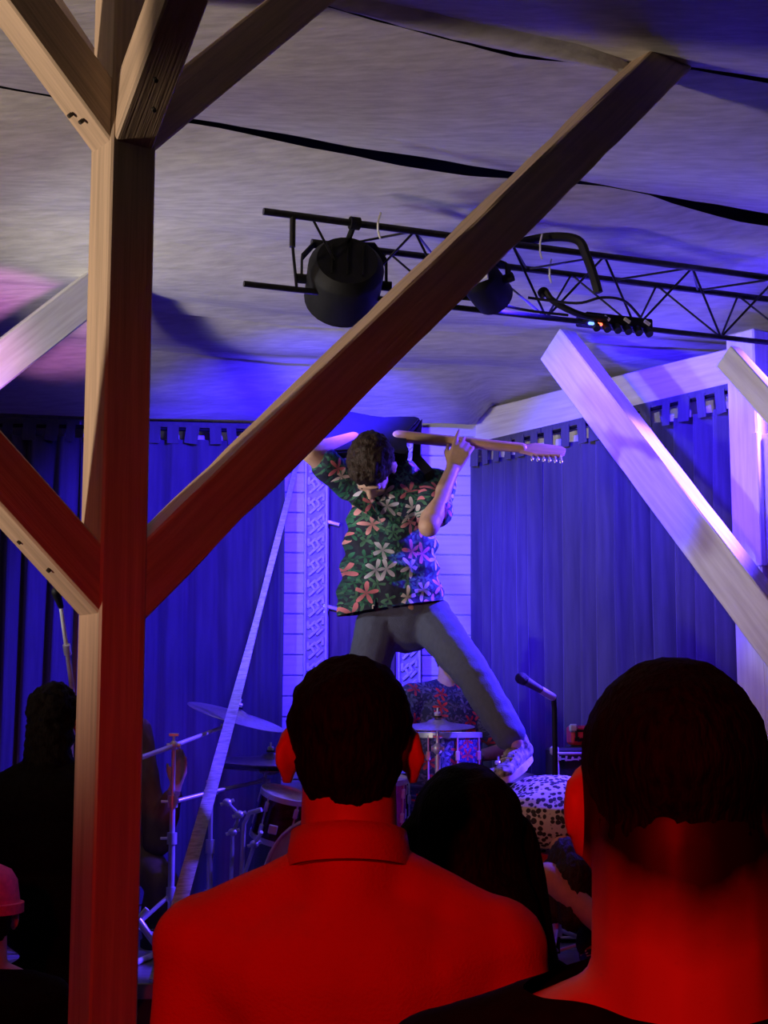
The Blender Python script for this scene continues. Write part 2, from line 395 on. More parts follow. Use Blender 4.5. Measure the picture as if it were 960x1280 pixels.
def panel(fa, fb, sag, m, seed, near=None, lip=0, droop=0, far=None):
    bm = BM(); nu, nv = 72, 14; grid = []
    for i in range(nu + 1):
        x = -520 + 2040 * i / nu; row = []
        b = far(x) if far else onceil(x, fb(x)); a = onceil(x, fa(x)) if fa else V((b.x, near, CZ0 - CZS * near))
        for j in range(nv + 1):
            v = j / nv; p = a.lerp(b, v)
            s = sag * 4 * v * (1 - v) + droop * v * v * v - .012 * mnoise.noise(V((p.x * 1.2, p.y * 6 + seed, seed))) - .006 * mnoise.noise(V((p.x * 5, p.y * 9, seed * 2)))
            if lip and v > .85: s += lip * (v - .85) / .15
            p.z -= s; row.append(bm.verts.new(p))
        grid.append(row)
    for i in range(nu):
        for j in range(nv): bm.faces.new((grid[i][j], grid[i + 1][j], grid[i + 1][j + 1], grid[i][j + 1]))
    return obj('fabric_panel', bm, m, ceiling, 'all')
panel(None, SA, .1, fabric, 1, near=1.2)
panel(SA, lambda x: S0(x) - 3, .06, fabric, 2)
panel(lambda x: S0(x) + 2 + 6 * bump_(x, 600, 180), S1, .05, fabric, 3)
panel(lambda x: S1(x) + gap1(x), S2, .07, fabric, 4, lip=.06)
panel(lambda x: S2(x) + 1, S3, .09, fabric, 5, lip=.06)
panel(lambda x: S3(x) + 1.5, S4, .07, fabric, 6, lip=.04)
panel(lambda x: S4(x) + 2.5, S5, .02, fabric, 7, far=lambda x: onback(x, S5(x), .14) if x < 606 else onceil(x, S5(x)))
# a loose hem of fabric folded over near the end of the long brace
bm = BM(); up = poly([(400, -22), (480, -4), (640, 28), (760, 66), (800, 84)]); lw = poly([(400, 4), (520, 38), (640, 66), (740, 82), (800, 88)]); rows = []
for i in range(25):
    x = 400 + 400 * i / 24; a = onceil(x, up(x)); b = onceil(x, lw(x)); b = CAM + (b - CAM) * .985; a = CAM + (a - CAM) * .998
    rows.append([bm.verts.new(a.lerp(b, v) - V((0, 0, .03 * sin(pi * v) + .008 * mnoise.noise(V((x * .04, v * 3, 0)))))) for v in (0, .2, .4, .6, .8, 1)])
for a, b in zip(rows, rows[1:]):
    for k in range(5): bm.faces.new((a[k], b[k], b[k + 1], a[k + 1]))
obj('loose_hem', bm, fabric, ceiling, 'all')

# ------------------------------------------------------------------ portal on the back wall: door between carved pilasters
dz0, dz1 = SZ, onback(450, 545).z
xa, xb = onback(411, 700).x, onback(494, 700).x
bm = BM(); box(bm, WB((xa + xb) / 2, (dz0 + dz1) / 2, .02), (xb - xa, .05, dz1 - dz0), Rb, bevel=.006)
door = tag(obj('door_1', bm, door_m), kind='structure', label='dark brown door between carved pilasters')
for py in (600, 654, 760):
    p = onback(417, py, .05); bm = BM(); box(bm, p + V((-.005, -.012, 0)), (.085, .014, .022), Rb @ M.Rotation(.0 if py < 620 else .25, 3, 'Y'), bevel=.004)
    tube(bm, [p + V((-.052, -.016, -.03)), p + V((-.052, -.016, .03))], .008, 8); obj('hinge', bm, chrome, door, True)
def pilaster(pxa, pxb, label):
    a, b = onback(pxa, 700).x, onback(pxb, 700).x; xc, wd = (a + b) / 2, b - a; z0, z1 = SZ, 3.45
    t = thing('carved_pilaster', label, 'pilaster', WB(xc, z0, .03), 'carved pilasters either side of the door')
    bm = BM(); box(bm, WB(xc, (z0 + z1) / 2, .04), (wd, .05, z1 - z0), Rb, bevel=.004); obj('board', bm, mat('pilaster_grey', (.42, .42, .42), .5, 0, .1), t)
    for s in (-1, 1):
        bm = BM(); box(bm, WB(xc + s * (wd / 2 - .006), (z0 + z1) / 2, .07), (.012, .02, z1 - z0), Rb, bevel=.003); obj('edge_moulding', bm, white_paint, t)
    per = .118; hw = wd / 2 - .02; src = None; z = z0 + .05
    def bar(bm, p, q):
        p = V((p[0], 0, p[1])); q = V((q[0], 0, q[1])); d = q - p
        box(bm, (p + q) / 2, (.015, .018, d.length + .01), frame(d, (0, 1, 0)) @ M.Rotation(pi / 2, 3, 'Z'), bevel=.003)
    while z < z1 - per:
        T = M.Translation(WB(xc, z, .072)) @ Rb.to_4x4()
        if src is None:
            bm = BM()
            bar(bm, (-hw * .75, .0), (hw * .45, .05)); bar(bm, (hw * .45, .05), (-hw * .1, .084)); bar(bm, (-hw * .1, .084), (-hw * .9, .05)); bar(bm, (-hw * .9, .05), (-hw * .9, .085))
            bar(bm, (hw * .9, .112), (hw * .1, .08)); bar(bm, (hw * .9, .112), (hw * .9, .075)); bar(bm, (-hw * .1, .03), (-hw * .45, .055)); bar(bm, (hw * .2, .015), (hw * .85, .045))
            src = obj('knot_carving', bm, white_paint, t, T=T)
        else: child_copy(src, t, T)
        z += per
pilaster(381, 410, 'carved knotwork pilaster beside the door hinges')
pilaster(497, 525, 'carved knotwork pilaster on the latch side of the door')

# ------------------------------------------------------------------ curtains
def curtain(label, A, B, zt, zb, nf, amp, m, nrm, seed, tabs, tabh, lean=0, group=None):
    A, B = V(A), V(B); d = (B - A); ln = d.length; d.normalize(); rnd = random.Random(seed)
    t = thing('curtain', label, 'curtain', (A + B) / 2 + V((0, 0, zb)), group)
    ph = [rnd.uniform(-.9, .9) for _ in range(nf + 3)]; am = [rnd.uniform(.55, 1.25) for _ in range(nf + 3)]
    bm = BM(); nu = nf * 12; nv = 16; g = []
    for i in range(nu + 1):
        u = i / nu; k = u * nf; ki = int(k); fr = k - ki
        pha = ph[ki] * (1 - fr) + ph[ki + 1] * fr; ama = am[ki] * (1 - fr) + am[ki + 1] * fr; row = []
        for j in range(nv + 1):
            v = j / nv; z = zt + (zb - zt) * v
            wv = sin(2 * pi * k + pha * (.6 + .4 * v)) + .35 * sin(4 * pi * k + pha * 3 + v)
            p = A + d * (ln * u + .012 * sin(3 * v + k)) + nrm * (amp * ama * (.55 + .45 * min(1, v * 3)) * wv) + V((0, 0, z))
            row.append(bm.verts.new(p))
        g.append(row)
    for i in range(nu):
        for j in range(nv): bm.faces.new((g[i][j], g[i + 1][j], g[i + 1][j + 1], g[i][j + 1]))
    obj('cloth', bm, m, t, 'all')
    for i in range(tabs):
        u = (i + .5 + rnd.uniform(-.16, .16)) / tabs; wd = rnd.uniform(.045, .075)
        c = A + d * (ln * u); bm = BM()
        box(bm, c + nrm * .028 + V((0, 0, zt + tabh / 2 - .012)), (wd, .006, tabh + .03), frame(Z, d) @ M.Rotation(rnd.uniform(-.12, .12), 3, 'Y'))
        box(bm, c + V((0, 0, zt + tabh + .004)), (wd, .06, .008), frame(Z, d))
        obj('tab_loop', bm, m, t)
    bm = BM(); box(bm, (A + B) / 2 + nrm * .02 + V((0, 0, zt + tabh + .012)), (ln, .012, .03), frame(Z, d)); obj('header_band', bm, m, t)
    return t
nb = V((.122, -.992, 0))
zt = onback(200, 549, .1).z
CB = lambda px: V((onback(px, 700, .1).x, 8.73 + .123 * onback(px, 700, .1).x - .1, 0))
curtain('dark tab top curtain behind the seated musician in brown', CB(-190), CB(95), zt, SZ + .01, 9, .05, curtain_m, nb, 3, 11, .07)
curtain('dark tab top curtain hanging between timber post and carved portal', CB(97), CB(353), zt, SZ + .01, 7, .035, curtain_m, nb, 11, 10, .07)
curtain('dark tab top curtain at the outer end of the back wall', CB(-900), CB(-192), zt, SZ + .01, 14, .05, curtain_m, nb, 5, 14, .065)
CR = lambda t: V((RW(t, 0, .05).x, RW(t, 0, .05).y, 0))
zr = 3.24
curtain('tab top curtain in the corner beside the siding boards', CR(-.02), CR(.62), zr, SZ + .01, 6, .05, curtain_m, -U, 21, 6, .085)
curtain('dark tab top side curtain crossed by the long white brace', CR(.63), CR(1.98), zr, SZ + .01, 10, .055, curtain_m, -U, 8, 11, .085)
for nm, lab, a, b_, z in (('curtain_rod', 'thin rod carrying the curtains of the back wall', CB(-900), CB(354), zt + .06), ('curtain_rod', 'thin rod carrying the curtains of the side wall', CR(-.05), CR(2.0), zr + .08)):
    bm = BM(); tube(bm, [a + V((0, 0, z)), b_ + V((0, 0, z))], .011, 10); tag(obj(nm, bm, black_m, None, True), lab, 'curtain rod')

# ------------------------------------------------------------------ timber post with its braces
PY = 4.0
pw = .133
top = at(158, 30, PY); bot = at(137, 900, PY); dirp = (top - bot).normalized()
pf = lambda py: at(137 + (900 - py) * 21 / 870, py, PY)
base = bot + dirp * ((0 - bot.z) / dirp.z); zc = CZ0 - CZS * PY + .15; head_ = bot + dirp * ((zc - bot.z) / dirp.z)
post = thing('timber_post', 'square pine post with knee braces lit red in front of the stage', 'post', base)
beam('post_shaft', base, head_, pw, pw, U, pine, post)
def brace(node_py, hd, rise_to, w_, d_, slope=1.0, wane=0, start=.0):
    p0 = pf(node_py) + hd * start; z1 = rise_to
    p1 = p0 + (hd + Z * slope) * ((z1 - p0.z) / slope)
    return beam('brace', p0, p1, w_, d_, hd.cross(Z), pine, post, wane=wane)
def ceil_hit(p, d):
    s = (CZ0 - CZS * p.y - p.z) / (d.z + CZS * d.y); return p + d * s
n2 = pf(764); n1_ = pf(190)
# lower pair, upper four
tgt = at(828, 78, 5.245); e0 = pf(722)
beam('brace', n2 - U * .02, ceil_hit(n2, (tgt - n2).normalized()) + (tgt - n2).normalized() * .06, .12, .155, U.cross(Z), pine, post, wane=.12, seg=40)
beam('brace', n2 + U * .02, n2 + (-U + Z * .95) * 1.7, .12, .135, U.cross(Z), pine, post)
for hd in (U, -U, N1, -N1):
    dd = (hd + Z * 1.05).normalized(); p = n1_ - V((0, 0, .0)) ; beam('brace', p - hd * .02, ceil_hit(p, dd) + dd * .08, .115, .125, hd.cross(Z), pine, post)
nail = mat('nail_iron', (.03, .025, .02), .6)
for hd, node, ss in ((-U, n1_, (.13, .16)), (-U, n2, (.2, .3)), (N1, n1_, (.16, .24))):
    dd = (hd + Z).normalized(); un = (hd - Z).normalized(); sd = hd.cross(Z)
    for k, q in enumerate(ss):
        p = node + dd * q + un * (.067 if node is n2 else .062) + sd * (.014 if k else -.012)
        bm = BM(); tube(bm, [p - un * .012, p + un * .0015], .006, 8); obj('nail', bm, nail, post)

# ------------------------------------------------------------------ white painted braces and posts of the side walls
def wbrace(name, label, px, py, Y, hd, down, ln, wx, wy, grp=None):
    p = at(px, py, Y); d = (hd * cos(down) - Z * sin(down))
    return tag(beam(name, p - d * .05, p + d * ln, wx, wy, hd.cross(Z), white_paint, wane=.05), label, 'brace', grp)
wbrace('white_brace', 'long white painted diagonal brace in front of the side curtain', 703, 440, 7.45, N1, radians(49), 2.75, .11, .2)
wbrace('white_brace', 'short piece of white brace beside the white wall post', 918, 455, 6.6, N1, radians(48), 1.6, .07, .12)
wbrace('white_brace', 'pink lit white brace under the ceiling behind the timber post', 140, 345, 6.85, -U, radians(43), 2.6, .1, .17)
for (px, py, Y, hd, dn, ln), lab in (((703, 440, 7.45, N1, 49, 2.75), 'white post at the foot of the long white brace'), ((140, 345, 6.85, -U, 43, 2.6), 'white post at the foot of the pink lit brace')):
    e = at(px, py, Y) + (hd * cos(radians(dn)) - Z * sin(radians(dn))) * (ln - .02); zt_ = CZ0 - CZS * e.y - .12
    bm = BM(); box(bm, V((e.x, e.y, zt_ / 2)), (.17, .17, zt_), frame(Z, hd), bevel=.008); tag(obj('white_post', bm, white_paint), lab, 'post')
bm = BM(); p = RW(2.13, 0, .1); box(bm, p + V((0, 0, 1.78)), (.17, .15, 3.56), Rr, bevel=.008); tag(obj('white_post', bm, white_paint), 'white painted wall post at the end of the side curtain', 'post')
for k, (px, pz, h) in enumerate(((951, 2.75, .62), (957, 1.75, .5))):
    pp = at(px, 700, 6.9); bm = BM(); box(bm, V((pp.x, pp.y, pz)), (.035, .035, h), Rr, bevel=.004)
    box(bm, V((pp.x + .045, pp.y, pz)), (.06, .02, h * .98), Rr, bevel=.003)
    tag(obj('window_%d' % (k + 1), bm, white_paint), kind='structure', label='white window frame member')

# ------------------------------------------------------------------ lighting truss
TD = V((.927, .375, 0)).normalized(); TP = V((-.375, .927, 0)).normalized()
tf = at(640, 305, 6.1)
truss = thing('lighting_truss', 'black triangular lighting truss under the fabric ceiling', 'truss', tf)
fa = lambda s: tf + TD * s; ba = lambda s: tf + TD * s + TP * .29; la = lambda s: tf + TD * s + TP * .12 - Z * .262
for nm, f, s0, s1, r in (('chord', fa, -1.08, 2.6, .0145), ('chord', ba, -.78, 2.6, .0145), ('chord', la, -1.12, 2.6, .0125)):
    bm = BM(); tube(bm, [f(s0), f(s1)], r, 12); obj(nm, bm, truss_m, truss, True)
s = -.88; k = 0
while s < 2.5:
    for f, g in ((fa, la), (ba, la), (fa, ba)):
        a, b = (f(s), g(s + .22)) if k % 2 == 0 else (g(s), f(s + .22))
        if f is ba and s < -.7: continue
        if g is ba and s < -.7: continue
        bm = BM(); tube(bm, [a, b], .0052, 6); obj('lattice_rod', bm, truss_m, truss, True)
    s += .22; k += 1
bm = BM(); tube(bm, [fa(-.96), fa(-.96) - Z * .13], .012, 8); tube(bm, [fa(-.96) - Z * .12, la(-.9)], .006, 6); obj('end_bracket', bm, truss_m, truss, True)
for f, s_ in ((fa, -.6), (fa, .13), (ba, .33), (ba, -.05)):
    bm = BM(); p = f(s_); tube(bm, [p + TP.cross(TD) * .0 + V((0, cos(q) * .018, sin(q) * .018)) for q in [i * .7 for i in range(9)]], .004, 6)
    tube(bm, [p - Z * .016, p - Z * .05 + TD * .01], .004, 6); tube(bm, [p + Z * .016, p + Z * .06 + TD * .012], .004, 6); obj('cable_tie', bm, zip_m, truss, True)

def par_can(label, c, axis, rad, ln, chord_pt, led=True, lab_plate=False, beam_w=0, beam_a=70):
    """stage lamp seen from behind: drum body, fins, yoke, clamp"""
    t = thing('stage_lamp', label, 'stage lamp', c)
    R = frame(axis, (1, 0, 0)); T = M.Translation(c) @ R.to_4x4(); ax_ = V(axis).normalized()
    spot('stage_lamp_beam', V(c) + ax_ * ln * .48, V(c) + ax_ * 3, BLUE, beam_w, beam_a, .5, rad * .5)
    bm = BM(); lathe(bm, [(0, -ln * .55), (rad * .8, -ln * .55), (rad * .84, -ln * .52), (rad * .98, -ln * .4), (rad, -ln * .34), (rad, ln * .42), (rad * .96, ln * .45), (rad * .9, ln * .45), (rad * .88, ln * .3), (0, ln * .3)], T, 28)
    obj('lamp_housing', bm, black_m, t, True)
    for k in range(3):
        bm = BM(); q = (k - 1) * rad * .4; box(bm, T @ V((q, 0, -ln * .555)), (.006, rad * 1.0, .012), R); obj('cooling_fin', bm, black_m, t)
    bm = BM(); x = R.col[0]
    a = V(c) + x * (rad + .018); b = V(c) - x * (rad + .018); h = Z * (rad * 1.05)
    pts = [a, a + h * .6, a + h - x * .05, b + h * .92 + x * .05, b + h * .55, b]
    ribbon(bm, pts, [V(axis).normalized() * .04] * 6, .008); obj('yoke', bm, black_m, t)
    for q in (a, b):
        bm = BM(); tube(bm, [q - x * .022, q + x * .022], .02, 10); obj('yoke_knob', bm, black_m, t, True)
    bm = BM(); mid = (pts[2] + pts[3]) / 2; tube(bm, [mid - Z * .02, V(chord_pt)], .012, 8); tube(bm, [V(chord_pt) - TD * .02, V(chord_pt) + TD * .02], .026, 12); obj('clamp', bm, black_m, t, True)
    if led:
        bm = BM(); ell(bm, T @ V((.0, rad * .52 if R.col[1].z > 0 else -rad * .52, -ln * .5)), (.008,) * 3, seg=10); obj('led', bm, led_red, t, True)
    if lab_plate:
        bm = BM(); box(bm, T @ V((0, (-.45 if R.col[1].z > 0 else .45) * rad, -ln * .57)), (rad * 1.5, rad * .75, .012), R); obj('white_back_plate', bm, zip_m, t)
        bm = BM(); box(bm, T @ V((-rad * .6, (-.45 if R.col[1].z > 0 else .45) * rad, -ln * .575)), (rad * .5, rad * .76, .016), R); obj('blue_label', bm, blue_label, t)
    return t
p1 = at(430, 353, 6.0)
par_can('black stage lamp with a red indicator hanging at the truss end', p1, (-.12, .84, -.4), .155, .24, fa(-.7), beam_w=900, beam_a=72)
p2 = at(607, 358, 6.1)
par_can('black stage lamp with white and blue plate behind the long brace', p2, (.5, .8, -.36), .085, .2, fa(-.13), led=False, lab_plate=True, beam_w=600, beam_a=66)
pb = at(768, 407, 6.42)
bxt = thing('power_box', 'black cable distribution box clipped under the truss', 'power box', pb)
Rt = frame(Z, TD)
bm = BM(); box(bm, pb + Z * .012, (.33, .1, .045), Rt, bevel=.005); obj('case', bm, black_m, bxt)
for k in range(6):
    bm = BM(); q = pb + TD * (-.12 + k * .052) - TP * .03; tube(bm, [q - Z * .005, q - Z * .04 - TP * .03], .017, 10); obj('connector', bm, rubber, bxt, True)
for k, mm in ((0, led_blue), (1, led_red)):
    bm = BM(); box(bm, pb + TD * (-.145 + k * .04) - TP * .052 - Z * .018, (.026, .014, .012), Rt, bevel=.003); obj('indicator', bm, mm, bxt)
for k in (1, 3, 5):
    bm = BM(); q = pb + TD * (-.12 + k * .05) - TP * .056; box(bm, q + Z * .012, (.03, .01, .012), Rt @ M.Rotation(.5, 3, 'Y')); obj('white_tape', bm, zip_m, bxt)
def cable(label, pts, r, m=rubber):
    P = [V(p) for p in pts]; out = []
    for i in range(len(P) - 1):
        p0, p1, p2, p3 = P[max(i - 1, 0)], P[i], P[i + 1], P[min(i + 2, len(P) - 1)]
        for k in range(6):
            t = k / 6; out.append(.5 * ((2 * p1) + (p2 - p0) * t + (2 * p0 - 5 * p1 + 4 * p2 - p3) * t * t + (3 * p1 - p0 - 3 * p2 + p3) * t ** 3))
    out.append(P[-1]); bm = BM(); tube(bm, out, r, 8); return tag(obj('cable', bm, m, None, True), label, 'cable')
cable('thick black cable bundle sagging over the truss chords', [at(650, 303, 6.2), at(690, 296, 6.2), at(722, 300, 6.2), at(733, 320, 6.2), at(742, 345, 6.2), at(748, 366, 6.2)], .02)
cable('coiled black cable tail beside the power box', [at(680, 372, 6.22), at(676, 366, 6.22), at(681, 363, 6.22), at(690, 375, 6.22), at(712, 388, 6.25), at(735, 396, 6.3), at(758, 398, 6.35)], .014)
cable('thin black cable arching between truss and power box', [at(660, 372, 6.2), at(720, 379, 6.2), at(752, 372, 6.2), at(780, 376, 6.25), at(800, 396, 6.35)], .006)
cable('thin black cable running on under the truss chord', [at(560, 372, 6.15), at(600, 376, 6.15), at(660, 388, 6.2), at(710, 394, 6.25)], .006)

# ================================================================== PEOPLE
def hand(ad, W, d, n, s=1.0, flip=1, curls=(.5, .6, .6, .7), spread=0.0, thumb=.4):
    d = V(d).normalized(); n = V(n); n = (n - d * n.dot(d)).normalized(); sd = d.cross(n) * flip
    for i in range(4):
        o = sd * (.029 - .0193 * i) * s; dk = (d + sd * (1.5 - i) * spread).normalized()
        K = W + d * (.088 - .004 * abs(i - 1)) * s + o * 1.12
        ad.append(('c', W + o * .6 + d * .005 * s, K, .0145 * s, .0112 * s))
        a = 0; p = K; f = (.92, 1.05, .98, .78)[i]
        for ln, r0, r1 in ((.043, .0098, .009), (.027, .009, .0082), (.022, .0082, .0068)):
            a += curls[i]; q = p + (dk * cos(a) + n * sin(a)) * ln * f * s; ad.append(('c', p, q, r0 * s, r1 * s, 10)); p = q
    b = W + sd * .02 * s + d * .02 * s; k = b + (sd * .032 + d * .034 + n * .012) * s; e = k + (d * .034 + sd * .012 * cos(thumb) + n * .03 * sin(thumb)) * s
    ad.append(('c', b, k, .016 * s, .0115 * s)); ad.append(('c', k, e, .011 * s, .0085 * s, 10))
def head_prims(T, s=1.0, neck=None, face=True, ears=True):
    R = T.to_3x3(); P = lambda x, y, z: T @ V((x * s, y * s, z * s)); E = lambda c, r: ('e', P(*c), tuple(q * s for q in r), R)
    ad = [E((0, -.012, .035), (.074, .094, .083)), E((0, .035, -.02), (.06, .058, .085)), E((0, .045, -.075), (.046, .046, .034)), E((0, -.045, -.03), (.056, .05, .06))]
    if face:
        ad += [('c', P(0, .09, .008), P(0, .11, -.026), .008 * s, .0135 * s), E((0, .084, .022), (.048, .014, .011)), E((0, .089, -.052), (.022, .012, .009)), E((0, .085, -.095), (.02, .016, .016)),
               E((.013, .097, -.03), (.009, .01, .008)), E((-.013, .097, -.03), (.009, .01, .008)), E((.036, .07, -.018), (.02, .018, .02)), E((-.036, .07, -.018), (.02, .018, .02))]
    if ears:
        for q in (-1, 1):
            Re = R @ M.Rotation(q * .42, 3, 'Z') @ M.Rotation(-.15, 3, 'X')
            ad += [('e', P(q * .083, -.008, .004), (.0085 * s, .021 * s, .033 * s), Re), ('e', P(q * .079, -.001, -.026), (.008 * s, .012 * s, .014 * s), Re), ('c', P(q * .07, .002, 0), P(q * .082, -.005, 0), .014 * s, .012 * s)]
    return ad
def eyes(T, s, parent):
    for q in (-1, 1):
        bm = BM(); ell(bm, T @ V((q * .031 * s, .078 * s, .004 * s)), (.0105 * s,) * 3, seg=12); obj('eye', bm, zip_m, parent, True)
        bm = BM(); ell(bm, T @ V((q * .031 * s, .0855 * s, .004 * s)), (.0048 * s,) * 3, seg=10); obj('iris', bm, eye_m, parent, True)
def shoe(T, parent, mats=(shoe_m, sole_m)):
    """sneaker: local y forward, sole at z=0, ankle above the origin"""
    ad = [('c', T @ V((0, -.05, .05)), T @ V((0, .1, .042)), .042, .04), ('e', T @ V((0, .15, .034)), (.046, .06, .032), T.to_3x3()), ('c', T @ V((0, -.03, .06)), T @ V((0, -.025, .105)), .044, .042), ('c', T @ V((0, .0, .085)), T @ V((0, .08, .065)), .034, .03)]
    nz = T.to_3x3() @ V((0, 0, -1))
    s = blob('sneaker', ad, mats[0], parent, .007, 2, cuts=[(T @ V((0, 0, .012)), nz)])
    out = [(.044 * (1 - .35 * max(0, -y) / .09 if y < 0 else 1 - .0 * y) * sx, y) for sx, y in ()]
    ol = []
    for k in range(28):
        a = 2 * pi * k / 28; y = .06 + .155 * sin(a); x = (.05 - .008 * (sin(a) < -.2)) * cos(a) * (1 + .12 * max(0, sin(a))); ol.append((x, y))
    bm = BM(); prism(bm, ol, .026, T); obj('sole', bm, mats[1], s, True)
    for k in range(4):
        bm = BM(); y = .045 + k * .022; tube(bm, [T @ V((-.03, y, .088 - k * .006)), T @ V((0, y + .004, .1 - k * .008)), T @ V((.03, y, .088 - k * .006))], .003, 6); obj('lace', bm, sole_m, s, True)
    return s

# ------------------------------------------------------------------ the audience, seen from behind
def audience(label, px, py, Y, yaw, hs=1.0, neck=.058, hair='short', top=dark_cloth, topname='t_shirt', collar=False, necky=-.15, skinm=skin, hairm=hair_m, sh=(.185, -.235), hat=None, rnd=0, longs=False, ntilt=.25, tiltx=0, wide=1.0, seat=None, back=.0):
    E = at(px, py, Y); ez = E.z
    G = M.Translation((E.x, E.y, 0)) @ M.Rotation(yaw, 4, 'Z')
    P = lambda x, y, z: G @ V((x, y, ez + z)); R = G.to_3x3()
    t = thing('person', label, 'person', V((E.x, E.y, 0)))
    T = M.Translation(P(0, .02, 0)) @ R.to_4x4() @ M.Rotation(tiltx, 4, 'X')
    hip = -.52 * (ez + .125) + .02; kn = -(ez * .735); an = -ez + .08
    sx, sz = sh
    def torso(g):
        return [('e', P(0, .0, -.38), (.165 * wide + g, .105 + g, .21), R), ('e', P(0, -.03, -.26), (.15 * wide + g, .085 + g, .12), R), ('e', P(0, .0, -.6), (.15 * wide + g, .1 + g, .2), R), ('e', P(0, 0, hip - .02), (.16 * wide + g, .11 + g, .2), R)] + \
               [('c', P(q * .02, -.015, -.155), P(q * sx * .86, -.015, sz + .02), .05 + g * .6, .042 + g) for q in (-1, 1)] + \
               [('c', P(q * sx * .6, -.02, -.25), P(q * sx, -.01, sz), .07 + g, .055 + g) for q in (-1, 1)]
    def arms(g, full=True):
        o = []
        for q in (-1, 1):
            s_, e_, w_ = P(q * sx, -.01, sz), P(q * (sx + .045), -.03, sz - .3), P(q * (sx + .03), .05, sz - .55)
            o.append(('c', s_, e_ if full else s_.lerp(e_, .6), .053 + g, (.042 if full else .046) + g))
            if full: o.append(('c', e_, w_, .042 + g, .03 + g))
        return o
    ad = head_prims(T) + [('c', P(0, -.012, -.02), P(0, -.02, -.2), neck, neck * 1.08)] + [('c', P(q * neck * .45, -.022, -.155), P(q * .11, -.02, -.215), .036, .036) for q in (-1, 1)] + torso(0) + arms(0)
    for q in (-1, 1):
        ad += [('c', P(q * .09, 0, hip), P(q * .1, .01, kn), .082, .058), ('c', P(q * .1, .01, kn), P(q * .1, -.02, an), .056, .042), ('c', P(q * .1, -.02, an - .02), P(q * .11, .1, -ez + .03), .035, .028)]
        hand(ad, P(q * (sx + .03), .05, sz - .55), R @ V((0, .1, -1)), R @ V((-q, 0, 0)), 1, q)
    blob('body', ad, skinm, t, .0085, 3, origin=P(0, .02, 0))
    eyes(T, 1.0, t)
    # top
    cutn = (R @ V((0, ntilt, 1))).normalized()
    fold = lambda co, n: n * ((.007 * sin((co.x - E.x) * 30 + 3 * (co.z - ez)) * max(0, min(1, (ez - .2 - co.z) * 6)) if collar else 0) + .006 * mnoise.noise(co * 7 + V((rnd, 0, 0))) + .004 * mnoise.noise(V((co.x * 22, co.y * 22, co.z * 5))))
    ta = torso(.016) + [('c', P(0, -.018, -.11), P(0, -.02, -.24), neck + .012, neck + .03)] + arms(.014, collar or longs)
    blob(topname, ta, top, t, .0085, 4, cuts=[(P(0, 0, necky), cutn), (P(0, 0, hip - .06), V((0, 0, -1)))], disp=fold)
    if collar:
        bm = BM(); n = 40; rows = []
        for zz, rr in ((-.02, 1.1), (.0, 1.08), (.024, 1.05), (.026, 1.1), (.004, 1.16), (-.018, 1.19)):
            rows.append([bm.verts.new(P(neck * rr * cos(2 * pi * k / n) * 1.1, -.02 + neck * rr * sin(2 * pi * k / n) * 1.15, necky + zz - .02 * sin(2 * pi * k / n))) for k in range(n)])
        for a, b in zip(rows, rows[1:]):
            for k in range(n): bm.faces.new((a[k], a[(k + 1) % n], b[(k + 1) % n], b[k]))
        obj('collar', bm, top, t, 'all')
    # trousers and shoes
    tr = [('e', P(0, 0, hip - .02), (.168 * wide, .122, .13), R)]
    for q in (-1, 1): tr += [('c', P(q * .09, 0, hip - .04), P(q * .1, .01, kn), .095, .07), ('c', P(q * .1, .01, kn), P(q * .1, -.02, an + .02), .068, .058)]
    blob('trousers', tr, dark_denim, t, .012, 3)
    for q in (-1, 1): shoe(M.Translation(P(q * .1, -.02, -ez)) @ R.to_4x4(), t, (rubber, rubber))
    # hair
    H = lambda x, y, z: T @ V((x, y, z)); RT = T.to_3x3()
    wob = lambda co, n: n * (.004 * mnoise.noise(co * 45) + .003 * mnoise.noise(co * 90))
    if hair == 'short':
        ha = [('e', H(0, -.018, .043), (.0795, .097, .086), RT), ('e', H(0, -.05, -.005), (.068, .06, .06), RT), ('e', H(0, -.05, -.035), (.056, .05, .04), RT), ('e', H(0, .04, .085), (.06, .05, .035), RT)]
        blob('hair', ha, hairm, t, .007, 3, disp=wob)
    elif hair == 'clipped':
        ha = [('e', H(0, -.016, .043), (.0795, .097, .087), RT), ('e', H(0, -.042, -.02), (.069, .059, .075), RT), ('e', H(0, .035, .085), (.062, .05, .036), RT)]
        blob('hair', ha, hairm, t, .007, 4, disp=lambda co, n: n * .002 * mnoise.noise(co * 90))
    elif hair == 'long':
        ha = [('e', H(0, -.02, .04), (.086, .105, .092), RT), ('e', H(0, -.05, -.06), (.095, .075, .12), RT), ('c', H(-.03, -.08, -.08), H(-.05, -.1, -.4), .06, .05), ('c', H(.03, -.08, -.08), H(.09, -.1, -.4), .065, .055), ('c', H(.05, -.06, -.1), H(.135, -.06, -.36), .05, .04), ('c', H(.075, -.01, .02), H(.1, -.02, -.2), .034, .045), ('c', H(-.075, -.01, .02), H(-.09, -.02, -.2), .034, .045), ('e', H(0, .05, .09), (.06, .05, .03), RT)]
        blob('hair', ha, hairm, t, .009, 4, disp=lambda co, n: n * (.006 * mnoise.noise(V((co.x * 40, co.y * 40, co.z * 4)))))
    elif hair == 'curly':
        ha = [('e', H(0, -.02, .045), (.092, .108, .098), RT), ('e', H(0, -.05, -.05), (.085, .075, .11), RT), ('e', H(0, -.05, -.12), (.09, .07, .07), RT)]
        blob('hair', ha, hairm, t, .008, 2, disp=lambda co, n: n * (.012 * mnoise.noise(co * 38) + .006 * mnoise.noise(co * 80)))
